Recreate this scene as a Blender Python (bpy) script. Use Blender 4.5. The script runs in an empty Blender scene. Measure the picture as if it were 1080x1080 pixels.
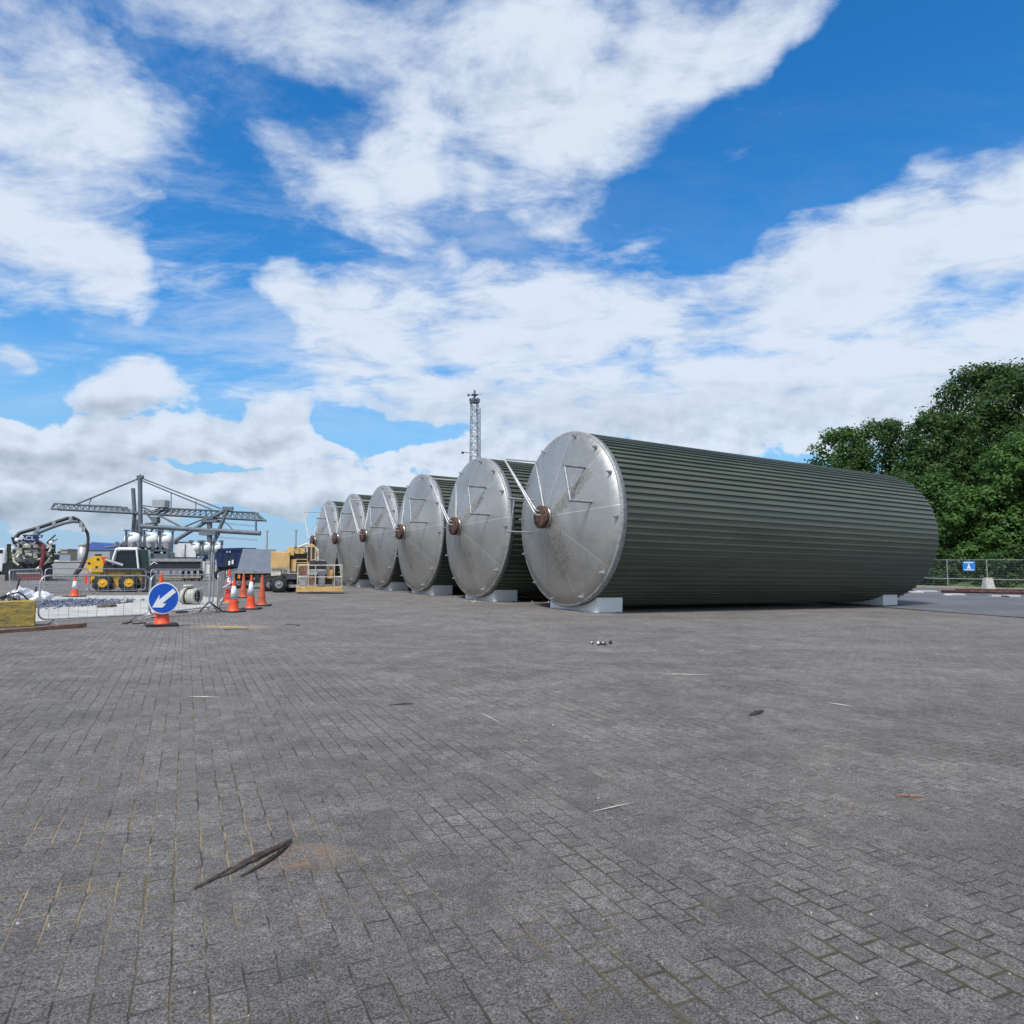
import bpy, bmesh, math, random
import numpy as np
from mathutils import Vector, Matrix, Euler
S = bpy.context.scene
COL = S.collection
R_ = math.radians
rnd = random.Random(7)

# ---------------------------------------------------------------- camera
CH, F, HOR = 1.45, 720.0, 591.7
PITCH = math.atan((HOR - 540) / F)
cam_d = bpy.data.cameras.new('camera'); cam = bpy.data.objects.new('camera', cam_d); COL.objects.link(cam)
cam.location = (0, 0, CH); cam.rotation_euler = (math.pi / 2 + PITCH, 0, 0)
cam_d.sensor_width = 36; cam_d.lens = 36 * F / 1080; cam_d.clip_end = 6000; cam_d.clip_start = 0.05
S.camera = cam
SUN_EL, SUN_AZ = 56.0, 202.0           # azimuth measured clockwise from +Y: behind the camera, a little left
sx, sy = math.sin(R_(SUN_AZ)), math.cos(R_(SUN_AZ))
sun_d = bpy.data.lights.new('sun', 'SUN'); sun = bpy.data.objects.new('sun', sun_d); COL.objects.link(sun)
sun_d.energy = 3.6; sun_d.angle = R_(13); sun_d.color = (1, .96, .9)
sun.rotation_euler = Vector((sx * math.cos(R_(SUN_EL)), sy * math.cos(R_(SUN_EL)), math.sin(R_(SUN_EL)))).to_track_quat('Z', 'Y').to_euler()
S.view_settings.view_transform = 'Standard'; S.view_settings.look = 'None'
S.view_settings.exposure = 0.22; S.view_settings.gamma = 1

# ground plane: falls gently towards the right (port yard drainage slope)
AL, SL = 0.524, -0.02
AX = (math.cos(AL), math.sin(AL))
FOLD = 28.8                                # the fall levels out beyond this line
def gz(x, y): return SL * min(FOLD, x * AX[0] + y * AX[1])
def ray(px, py):
    u = (px - 540) / F; v = -(py - 540) / F
    return Vector((u, math.cos(PITCH) - v * math.sin(PITCH), math.sin(PITCH) + v * math.cos(PITCH)))
def G(px, py):
    r = ray(px, py); t = -CH / (r.z - SL * (r.x * AX[0] + r.y * AX[1]))
    if t < 0 or t * (r.x * AX[0] + r.y * AX[1]) > FOLD: t = (SL * FOLD - CH) / r.z
    return Vector((r.x * t, r.y * t, CH + r.z * t))
def atY(px, py, Y):
    r = ray(px, py); t = Y / r.y
    return Vector((r.x * t, Y, CH + r.z * t))

# ---------------------------------------------------------------- node helpers
class NT:
    def __init__(s, nt): s.t = nt; s.n = nt.nodes; s.l = nt.links
    def new(s, typ, **kw):
        n = s.n.new(typ)
        for k, v in kw.items(): setattr(n, k, v)
        return n
    def put(s, sock, v):
        if hasattr(v, 'is_linked') or isinstance(v, bpy.types.NodeSocket): s.l.new(v, sock)
        else: sock.default_value = v
    def math(s, op, a, b=0.0, c=0.0, clamp=False):
        n = s.new('ShaderNodeMath', operation=op, use_clamp=clamp)
        s.put(n.inputs[0], a); s.put(n.inputs[1], b); s.put(n.inputs[2], c); return n.outputs[0]
    def vmath(s, op, a, b=(0, 0, 0)):
        n = s.new('ShaderNodeVectorMath', operation=op); s.put(n.inputs[0], a); s.put(n.inputs[1], b)
        return n.outputs['Value'] if op in ('LENGTH', 'DOT_PRODUCT') else n.outputs[0]
    def noise(s, v, scale, det=3, rough=.5, lac=2.0, dist=0.0):
        n = s.new('ShaderNodeTexNoise'); s.put(n.inputs['Vector'], v)
        n.inputs['Scale'].default_value = scale; n.inputs['Detail'].default_value = det
        n.inputs['Roughness'].default_value = rough; n.inputs['Distortion'].default_value = dist
        return n.outputs['Fac']
    def ramp(s, v, a, b, lo=0.0, hi=1.0, smooth=True):
        n = s.new('ShaderNodeMapRange', interpolation_type='SMOOTHSTEP' if smooth else 'LINEAR')
        s.put(n.inputs['Value'], v)
        n.inputs['From Min'].default_value = a; n.inputs['From Max'].default_value = b
        n.inputs['To Min'].default_value = lo; n.inputs['To Max'].default_value = hi
        return n.outputs[0]
    def mix(s, f, a, b, mode='MIX'):
        n = s.new('ShaderNodeMix', data_type='RGBA', blend_type=mode)
        s.put(n.inputs['Factor'], f)
        for q, v in ((6, a), (7, b)):
            if isinstance(v, (tuple, list)): v = tuple(v) + ((1,) if len(v) == 3 else ())
            s.put(n.inputs[q], v)
        return n.outputs[2]
    def mapping(s, v, loc=(0, 0, 0), rot=(0, 0, 0), sc=(1, 1, 1), typ='POINT'):
        n = s.new('ShaderNodeMapping', vector_type=typ); s.put(n.inputs['Vector'], v)
        n.inputs['Location'].default_value = loc; n.inputs['Rotation'].default_value = rot; n.inputs['Scale'].default_value = sc
        return n.outputs[0]
    def bump(s, h, strength=.5, dist=.01, normal=None):
        n = s.new('ShaderNodeBump'); s.put(n.inputs['Height'], h)
        n.inputs['Strength'].default_value = strength; n.inputs['Distance'].default_value = dist
        if normal is not None: s.put(n.inputs['Normal'], normal)
        return n.outputs[0]

# ---------------------------------------------------------------- world: daylight sky with procedural clouds
w = bpy.data.worlds.new('World'); S.world = w; w.use_nodes = True
T = NT(w.node_tree); T.n.clear()
out = T.new('ShaderNodeOutputWorld'); bg = T.new('ShaderNodeBackground'); T.l.new(bg.outputs[0], out.inputs[0])
bg.inputs['Strength'].default_value = 0.1
sky = T.new('ShaderNodeTexSky', sky_type='NISHITA', sun_disc=False)
sky.sun_elevation = R_(SUN_EL); sky.sun_rotation = R_(SUN_AZ)
sky.air_density = 1.0; sky.dust_density = 0.6; sky.ozone_density = 2.5
tc = T.new('ShaderNodeTexCoord'); D0 = T.vmath('NORMALIZE', tc.outputs['Generated'])
sep = T.new('ShaderNodeSeparateXYZ'); T.l.new(D0, sep.inputs[0])
az = T.math('ARCTAN2', sep.outputs[0], sep.outputs[1]); el = T.math('ARCSINE', sep.outputs[2])
cmb = T.new('ShaderNodeCombineXYZ'); T.l.new(az, cmb.inputs[0]); T.l.new(el, cmb.inputs[1]); AE = cmb.outputs[0]
# planar cloud-layer coordinates (clouds flatten towards the horizon)
zz = T.math('ADD', T.math('MAXIMUM', sep.outputs[2], 0.0), 0.16)
cp = T.new('ShaderNodeCombineXYZ')
T.l.new(T.math('DIVIDE', sep.outputs[0], zz), cp.inputs[0]); T.l.new(T.math('DIVIDE', sep.outputs[1], zz), cp.inputs[1])
CPL = cp.outputs[0]
def azel(px, py):
    r = ray(px, py).normalized(); return math.atan2(r.x, r.y), math.asin(r.z)
# (px, py, rx, ry, tilt_deg, amount)
BLOBS = [(30,110,190,200,0,1.0),(110,275,140,70,25,.95),(20,250,120,80,0,.9),(60,30,120,80,0,.8),
 (290,30,220,75,0,.8),(455,165,95,150,35,.8),(560,90,150,120,0,.95),(430,30,150,50,0,.6),(660,100,170,90,-30,.95),(800,30,190,60,-15,.9),(900,-30,200,50,-8,.8),
 (590,225,110,80,-20,.7),(470,225,60,70,50,.7),(340,195,120,60,20,.75),(215,120,90,120,0,.5),(400,300,140,60,0,.6),
 (300,310,60,50,0,.9),(400,345,150,75,0,1.0),(560,345,200,80,0,1.0),(720,330,200,90,-10,.9),(650,270,110,40,-10,.5),(880,300,220,90,-18,1.0),(1060,230,130,90,-25,1.0),
 (650,420,380,60,0,1.0),(960,400,330,90,0,1.0),(820,440,300,60,0,.9),(420,400,120,35,0,.9),(1200,300,200,200,0,1.0),(-150,200,200,250,0,1.0),
 (148,405,62,42,-15,1.25),(300,447,60,48,-40,1.3),(230,462,60,30,0,.95),(170,468,190,34,0,1.1),(30,472,110,38,0,1.15),(10,385,40,26,0,.8),
 (240,508,320,32,0,1.0),(60,525,200,40,0,1.0),(560,480,300,50,0,.8),(100,340,90,20,0,.35),(430,475,60,14,0,.35)]
HOLES = [(228,265,62,120,8,1.0),(255,95,90,50,0,.35),(215,350,120,40,0,.6),(880,120,230,85,-22,1.3),(1060,40,120,110,-25,1.2),(700,205,90,32,-15,.8),
 (375,452,45,26,20,.85),(430,462,60,17,-8,.7),(345,255,50,40,0,.45),(680,232,60,22,0,.4),(215,488,60,9,0,.6),(470,205,30,70,20,.35),(820,200,140,35,-22,.7)]
def field(lst):
    tot = None
    for (px, py, rx, ry, tilt, amt) in lst:
        a0, e0 = azel(px, py); a1, _ = azel(px + 10, py); _, e1 = azel(px, py - 10)
        m = T.mapping(AE, (a0, e0, 0), (0, 0, R_(-tilt)), (rx * abs(a1 - a0) / 10, ry * abs(e1 - e0) / 10, 1), 'TEXTURE')
        v = T.ramp(T.vmath('LENGTH', m), 1.35, .25, 0, amt)
        tot = v if tot is None else T.math('ADD' if lst is HOLES else 'MAXIMUM', tot, v)
    return tot
warp = T.new('ShaderNodeTexNoise'); T.put(warp.inputs['Vector'], AE); warp.inputs['Scale'].default_value = 9; warp.inputs['Detail'].default_value = 4
wv = T.vmath('MULTIPLY', T.vmath('SUBTRACT', warp.outputs['Color'], (.5, .5, .5)), (.11, .08, 0))
AE0 = AE; AE = T.vmath('ADD', AE, wv)
aab = T.math('ABSOLUTE', az)
fill_cloud = T.math('MAXIMUM', T.ramp(aab, .8, 1.3, 0, .72), T.ramp(el, R_(48), R_(62), 0, .72))   # cloud added outside the view to whiten and brighten the ambient light
cov = T.math('MAXIMUM', T.math('SUBTRACT', field(BLOBS), field(HOLES)), fill_cloud)
n1 = T.mix(.5, T.noise(CPL, 1.5, 10, .6, dist=.25), T.noise(T.mapping(CPL, rot=(0, 0, .6), sc=(1, 1.5, 1)), 4.2, 10, .64, dist=.3))           # wispy layer
n2 = T.noise(T.vmath('MULTIPLY', AE0, (1, 1.4, 1)), 15, 9, .56)   # puffy low cumulus
elm = T.ramp(el, R_(8), R_(15))
nn = T.mix(elm, n2, n1)
AEs = T.vmath('ADD', AE0, (-.012, .014, 0))
n2b = T.noise(T.vmath('MULTIPLY', AEs, (1, 1.4, 1)), 15, 9, .56)
dens = T.math('ADD', cov, T.math('MULTIPLY', T.math('SUBTRACT', nn, .5), T.ramp(elm, 0, 1, 1.7, 4.2)))
lo = T.ramp(dens, .38, .56); hi = T.math('MAXIMUM', T.ramp(dens, .05, 1.05), T.math('MULTIPLY', T.ramp(T.noise(T.mapping(CPL, rot=(0, 0, -.5), sc=(.6, 1.4, 1)), 1.3, 10, .7, dist=.5), .42, .66, 0, .5), T.ramp(az, R_(10), R_(-4), .12, 1)))
alpha = T.math('MULTIPLY', T.mix(elm, lo, hi), 1.0)
thick = T.ramp(dens, .5, 1.6)
n3 = T.noise(CPL, .9, 6, .55); n4 = T.noise(AE0, 7, 7, .6)
# shading: thicker cumulus bases are greyer, edges toward the light whiter
relief = T.math('MULTIPLY', T.math('SUBTRACT', n2, n2b), T.ramp(elm, 0, 1, 1.9, .5))
relief = T.math('ADD', relief, T.math('MULTIPLY', T.math('SUBTRACT', n1, .5), T.ramp(elm, 0, 1, 0, 1.3)))
shade = T.math('ADD', T.math('SUBTRACT', T.ramp(n4, .25, .75, .9, 1.0), T.math('MULTIPLY', thick, T.ramp(elm, 0, 1, .12, .0))), relief)
greyb = field([(60,488,170,20,0,.55),(160,478,110,14,0,.3),(60,540,260,24,0,.6),(300,540,250,20,0,.5),(130,428,60,16,0,.32),(290,470,60,12,0,.35),(230,488,70,8,0,.3),(600,440,360,30,0,.2),(250,530,150,12,0,.2)])
shade = T.math('SUBTRACT', shade, greyb, clamp=True)
white = (6.3, 7.0, 8.0, 1); grey = (2.9, 3.45, 4.3, 1)
ccol = T.mix(shade, grey, white)
hs = T.new('ShaderNodeHueSaturation'); hs.inputs['Saturation'].default_value = 1.36; hs.inputs['Value'].default_value = 1.3
T.l.new(sky.outputs[0], hs.inputs['Color'])
skyc = T.mix(1.0, hs.outputs[0], (.75, 1.14, 1.24, 1), 'MULTIPLY')
fin = T.mix(T.math('MULTIPLY', alpha, .97), skyc, ccol)
skyc = T.mix(T.ramp(el, R_(22), R_(1), 0, .9), skyc, (2.5, 4.5, 6.9, 1))
fin = T.mix(T.math('MULTIPLY', alpha, .97), skyc, ccol)
hz = T.ramp(el, R_(6), R_(-.5), 0, .6)
fin = T.mix(hz, fin, (3.6, 4.9, 6.2, 1))
T.l.new(fin, bg.inputs['Color'])
w.cycles.sampling_method = 'MANUAL'; w.cycles.sample_map_resolution = 512

# ---------------------------------------------------------------- materials
def mat(name, col, rough=.6, metal=0.0, var=.25, scale=3.0, bump=0.0, bscale=40.0, dirt=None, dirt_amt=.3, coord='Object', spec=None, alpha=None):
    m = bpy.data.materials.new(name); m.use_nodes = True
    N = NT(m.node_tree); b = N.n['Principled BSDF']
    t = N.new('ShaderNodeTexCoord'); v = t.outputs[coord]
    n = N.noise(v, scale, 6, .6)
    c = N.mix(N.ramp(n, .3, .7), tuple(x * (1 - var) for x in col), tuple(min(1, x * (1 + var)) for x in col))
    if dirt:
        d = N.noise(v, scale * 2.3, 8, .65)
        c = N.mix(N.ramp(d, .62 - dirt_amt * .3, .75, 0, .85), c, dirt)
    N.l.new(c, b.inputs['Base Color'])
    b.inputs['Roughness'].default_value = rough; b.inputs['Metallic'].default_value = metal
    if spec is not None: b.inputs['Specular IOR Level'].default_value = spec
    if bump: N.l.new(N.bump(N.noise(v, bscale, 5, .6), bump, .02), b.inputs['Normal'])
    return m
M = dict(
 white_paint=mat('white_paint', (.8, .81, .82), .45, var=.04, dirt=(.5, .48, .45), dirt_amt=.0),
 galv=mat('galvanised_steel', (.45, .46, .48), .45, .7, .2, 6),
 steel=mat('dull_steel', (.3, .31, .33), .5, .6, .25, 8, dirt=(.12, .08, .05)),
 rust=mat('rusty_steel', (.085, .045, .032), .85, 0, .5, 12, bump=.5, dirt=(.14, .13, .12)),
 dark_rust=mat('dark_rust', (.07, .03, .025), .8, 0, .5, 4, bump=.3),
 dark=mat('dark_rubber', (.02, .02, .022), .8, 0, .3, 6, bump=.2),
 black=mat('black_metal', (.03, .032, .036), .5, .1, .3, 6, dirt=(.12, .11, .1)),
 orange=mat('orange_plastic', (.72, .075, .02), .5, 0, .15, 5, dirt=(.3, .1, .06), dirt_amt=.1),
 orange_old=mat('faded_orange_plastic', (.5, .09, .035), .65, 0, .25, 5, dirt=(.16, .07, .05), dirt_amt=.5),
 sleeve=mat('reflective_sleeve', (.62, .64, .68), .4, 0, .15, 8, dirt=(.3, .3, .3)),
 yellow=mat('yellow_paint', (.72, .4, .02), .4, 0, .1, 4, dirt=(.25, .16, .05), dirt_amt=.15),
 beige=mat('beige_paint', (.58, .38, .16), .5, 0, .12, 3, dirt=(.3, .22, .14), dirt_amt=.2),
 beige_y=mat('ochre_paint', (.55, .36, .13), .5, 0, .2, 5, dirt=(.25, .18, .1), dirt_amt=.3),
 cream=mat('cream_paint', (.6, .56, .46), .5, 0, .1, 3, dirt=(.3, .25, .2)),
 navy=mat('navy_paint', (.012, .03, .095), .35, 0, .2, 3),
 blue=mat('sign_blue', (.008, .09, .5), .35, 0, .05, 3),
 sblue=mat('sign_light_blue', (.02, .22, .62), .4, 0, .05, 3),
 grey=mat('grey_paint', (.24, .28, .34), .5, 0, .1, 2),
 lgrey=mat('light_grey_steel', (.36, .38, .4), .5, .3, .2, 3, dirt=(.15, .13, .12)),
 crane=mat('crane_grey_blue', (.11, .135, .16), .6, 0, .2, .5),
 mast=mat('mast_galvanised', (.3, .34, .38), .5, .2, .2, 3),
 glass=mat('cab_glass', (.012, .022, .03), .08, 0, .1, 1),
 green_glass=mat('tinted_door_glass', (.02, .04, .036), .12, 0, .2, 3),
 pipe_white=mat('weathered_pipe', (.45, .45, .44), .45, .2, .15, 5, dirt=(.25, .24, .22)),
 rim_steel=mat('galvanised_rim', (.3, .31, .31), .6, .35, .25, 9, dirt=(.14, .14, .12), dirt_amt=.4),
 red=mat('red_paint', (.42, .02, .03), .5, 0, .2, 4, dirt=(.1, .04, .04)),
 hose=mat('suction_hose', (.05, .03, .035), .6, 0, .3, 8),
 red_hose=mat('red_hose', (.16, .03, .035), .6, 0, .3, 8),
 wood=mat('weathered_timber', (.2, .11, .075), .85, 0, .4, 9, bump=.4, dirt=(.08, .05, .04)),
 splinter=mat('dark_split_timber', (.055, .042, .038), .85, 0, .6, 30, bump=.8, bscale=90, dirt=(.14, .09, .06)),
 pale=mat('pale_litter', (.4, .37, .32), .8, 0, .2, 9),
 tarp=mat('white_tarp', (.7, .71, .74), .5, 0, .1, 4, bump=.4, bscale=9),
 rubble=mat('crushed_stone', (.13, .155, .22), .9, 0, .7, 9),
 asphalt_chunk=mat('broken_asphalt', (.09, .075, .065), .9, 0, .5, 8, bump=.6),
 stone_pipe=mat('mossy_concrete_pipe', (.4, .4, .34), .85, 0, .3, 5, bump=.4, dirt=(.16, .17, .1)),
 conc=mat('concrete', (.42, .41, .38), .9, 0, .25, 5, bump=.3, bscale=30, dirt=(.2, .19, .17)),
 bark=mat('bark', (.06, .045, .03), .95, 0, .4, 6, bump=.6, bscale=12),
 tape=mat('barrier_tape_red', (.6, .03, .04), .5, 0, .1, 6),
 amber=mat('amber_lens', (.8, .33, .03), .3, 0, .05, 3),
 wall=mat('pale_wall', (.33, .34, .34), .8, 0, .15, .3),
 far_building=mat('distant_building', (.3, .32, .33), .8, 0, .2, .1),
 far_sand=mat('distant_sandstone', (.36, .3, .22), .8, 0, .2, .1),
 roofblue=mat('blue_roof', (.06, .12, .35), .5, 0, .2, .2),
 far_green=mat('distant_woodland', (.03, .055, .035), .95, 0, .5, .08, bump=.8, bscale=.2),
)
def m_yellow_block():
    m = bpy.data.materials.new('yellow_painted_concrete'); m.use_nodes = True; N = NT(m.node_tree); b = N.n['Principled BSDF']
    v = N.new('ShaderNodeTexCoord').outputs['Object']
    c = N.mix(N.ramp(N.noise(v, 5, 8, .7), .35, .7), (.40, .29, .06), (.24, .2, .09))
    c = N.mix(N.ramp(N.noise(N.mapping(v, sc=(1, 1, 4)), 7, 8, .7), .56, .66, 0, .9), c, (.07, .07, .05))
    N.l.new(c, b.inputs['Base Color']); b.inputs['Roughness'].default_value = .85
    N.l.new(N.bump(N.noise(v, 20, 8, .7), .6, .04), b.inputs['Normal']); return m
M['yblock'] = m_yellow_block()
def m_tank_shell():
    m = bpy.data.materials.new('dark_green_cladding'); m.use_nodes = True; N = NT(m.node_tree); b = N.n['Principled BSDF']
    t = N.new('ShaderNodeTexCoord'); v = t.outputs['Object']
    oi = N.new('ShaderNodeObjectInfo'); off = N.vmath('ADD', v, N.vmath('MULTIPLY', (40, 40, 40), oi.outputs['Random']) if False else (0, 0, 0))
    n = N.noise(N.mapping(v, sc=(.25, 1, 1)), 1.6, 7, .6)
    c = N.mix(N.ramp(n, .3, .7), (.050, .066, .050), (.080, .098, .072))
    lane = N.noise(N.mapping(v, sc=(.03, 1, 1)), 5.5, 3, .5); c = N.mix(N.ramp(lane, .35, .65, 0, .5), c, (.095, .106, .086))
    dust = N.noise(N.mapping(v, sc=(.6, 1, 3)), .9, 8, .7); c = N.mix(N.ramp(dust, .52, .72, 0, .4), c, (.105, .105, .085))
    s = N.noise(N.mapping(v, sc=(2.2, .35, .35)), 3.0, 8, .65)
    c = N.mix(N.ramp(s, .55, .75, 0, .45), c, (.11, .115, .095))
    N.l.new(c, b.inputs['Base Color'])
    N.l.new(N.ramp(n, .3, .7, .34, .5), b.inputs['Roughness'])
    N.l.new(N.bump(N.noise(N.mapping(v, sc=(.5, 2, 2)), 3, 4, .5), .12, .03), b.inputs['Normal'])
    return m
M['shell'] = m_tank_shell()
TR, TL, TZ = 3.067, 18.14, .165          # tank radius, length, clearance
def m_cap():
    m = bpy.data.materials.new('weathered_stainless'); m.use_nodes = True; N = NT(m.node_tree); b = N.n['Principled BSDF']
    v = N.new('ShaderNodeTexCoord').outputs['Object']
    oi = N.new('ShaderNodeObjectInfo'); rv = N.new('ShaderNodeCombineXYZ')
    N.l.new(N.math('MULTIPLY', oi.outputs['Random'], 37.0), rv.inputs[0]); N.l.new(N.math('MULTIPLY', oi.outputs['Random'], 91.0), rv.inputs[1])
    vo = N.vmath('ADD', v, rv.outputs[0])
    big = N.noise(vo, .55, 5, .55); fine = N.noise(vo, 5, 8, .65)
    c = N.mix(N.ramp(big, .3, .7), (.35, .34, .32), (.46, .45, .43))
    c = N.mix(N.ramp(fine, .35, .75, 0, .35), c, (.33, .325, .3))
    # cone plates: radial weld seams
    sp = N.new('ShaderNodeSeparateXYZ'); N.l.new(v, sp.inputs[0]); zc = N.math('SUBTRACT', sp.outputs[2], TZ + TR)
    an = N.math('ADD', N.math('DIVIDE', N.math('ARCTAN2', zc, sp.outputs[1]), 2 * math.pi / 9), 9.13)
    rad = N.math('SQRT', N.math('ADD', N.math('MULTIPLY', zc, zc), N.math('MULTIPLY', sp.outputs[1], sp.outputs[1])))
    sn = N.math('MULTIPLY', N.math('ABSOLUTE', N.math('SUBTRACT', N.math('FRACT', an), .5)), N.math('MULTIPLY', rad, 2 * math.pi / 9))
    plate = N.new('ShaderNodeTexWhiteNoise', noise_dimensions='1D'); N.l.new(N.math('FLOOR', N.math('ADD', an, .5)), plate.inputs['W'])
    c = N.mix(N.ramp(plate.outputs[0], 0, 1, 0, .3), c, (.54, .535, .52))
    c = N.mix(N.ramp(sn, .022, .010, 0, .55), c, (.7, .7, .68))
    # lichen and splash dirt: fan up-right of the nozzle and streak below it
    d = N.noise(vo, 3.2, 9, .75); sp2 = N.new('ShaderNodeSeparateXYZ'); N.l.new(v, sp2.inputs[0])
    vv = N.vmath('ADD', v, N.vmath('MULTIPLY', rv.outputs[0], (0, .006, 0)))
    fan = N.ramp(N.vmath('LENGTH', N.mapping(vv, (0, -.75, 3.95), (R_(-47), 0, 0), (9, 1.5, .42), 'TEXTURE')), 1.2, .2)
    drip = N.ramp(N.vmath('LENGTH', N.mapping(vv, (0, -.15, 1.95), (R_(3), 0, 0), (9, .75, 1.35), 'TEXTURE')), 1.3, .2)
    amt = N.ramp(oi.outputs['Random'], 0, 1, .75, 1.15)
    mk = N.math('MULTIPLY', N.math('MAXIMUM', fan, N.math('MULTIPLY', drip, .95)), amt)
    sp3 = N.noise(vo, 9, 8, .85)
    vor = N.new('ShaderNodeTexVoronoi'); N.put(vor.inputs['Vector'], vo); vor.inputs['Scale'].default_value = 11; vor.inputs['Randomness'].default_value = 1
    dm = N.ramp(N.math('ADD', N.math('MULTIPLY', mk, .25), N.math('ADD', N.math('MULTIPLY', sp3, .6), N.math('MULTIPLY', d, .4))), .61, .68, 0, .5)
    dots = N.ramp(N.math('SUBTRACT', vor.outputs['Distance'], N.math('MULTIPLY', mk, N.ramp(sp3, .4, .62, .15, .78))), -.0, -.06, 0, .9); dm = N.math('MAXIMUM', dm, dots)
    dcol = N.mix(N.ramp(d, .4, .6), (.075, .075, .04), (.13, .11, .09))
    c = N.mix(dm, c, dcol)
    streak = N.noise(N.mapping(vo, sc=(1, 6, .5)), 2.2, 7, .6)
    c = N.mix(N.ramp(streak, .55, .72, 0, .3), c, (.26, .255, .23))
    N.l.new(c, b.inputs['Base Color'])
    N.l.new(N.math('SUBTRACT', .85, N.math('MULTIPLY', dm, .7)), b.inputs['Metallic'])
    N.l.new(N.ramp(fine, .3, .7, .4, .58), b.inputs['Roughness'])
    h = N.math('ADD', N.math('MULTIPLY', big, 1.0), N.ramp(sn, .02, .0, 0, .06))
    N.l.new(N.bump(h, .35, .12), b.inputs['Normal'])
    return m
M['cap'] = m_cap()
M['stain_steel'] = mat('brushed_steel', (.5, .5, .5), .35, .9, .15, 6, dirt=(.2, .17, .14))
def m_leaf(name, c1, c2):
    m = bpy.data.materials.new(name); m.use_nodes = True; N = NT(m.node_tree); b = N.n['Principled BSDF']
    g = N.new('ShaderNodeNewGeometry'); v = N.new('ShaderNodeTexCoord').outputs['Object']
    f = N.math('ADD', N.math('MULTIPLY', g.outputs['Random Per Island'], .5), N.math('MULTIPLY', N.ramp(N.noise(v, .5, 4, .6), .35, .65), .5))
    N.l.new(N.mix(f, c1, c2), b.inputs['Base Color']); b.inputs['Roughness'].default_value = .6
    b.inputs['Specular IOR Level'].default_value = .25
    tr = N.new('ShaderNodeBsdfTranslucent'); N.l.new(N.mix(f, tuple(x * 1.3 for x in c1), tuple(x * 1.3 for x in c2)), tr.inputs[0])
    ms = N.new('ShaderNodeMixShader'); ms.inputs[0].default_value = .35
    N.l.new(b.outputs[0], ms.inputs[1]); N.l.new(tr.outputs[0], ms.inputs[2]); N.l.new(ms.outputs[0], N.n['Material Output'].inputs[0])
    return m
M['leaf_dark'] = m_leaf('dark_leaves', (.026, .064, .02), (.08, .145, .04))
M['leaf_mid'] = m_leaf('mid_leaves', (.03, .078, .02), (.092, .17, .042))
M['leaf_light'] = m_leaf('light_leaves', (.04, .1, .024), (.11, .2, .05))

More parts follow.
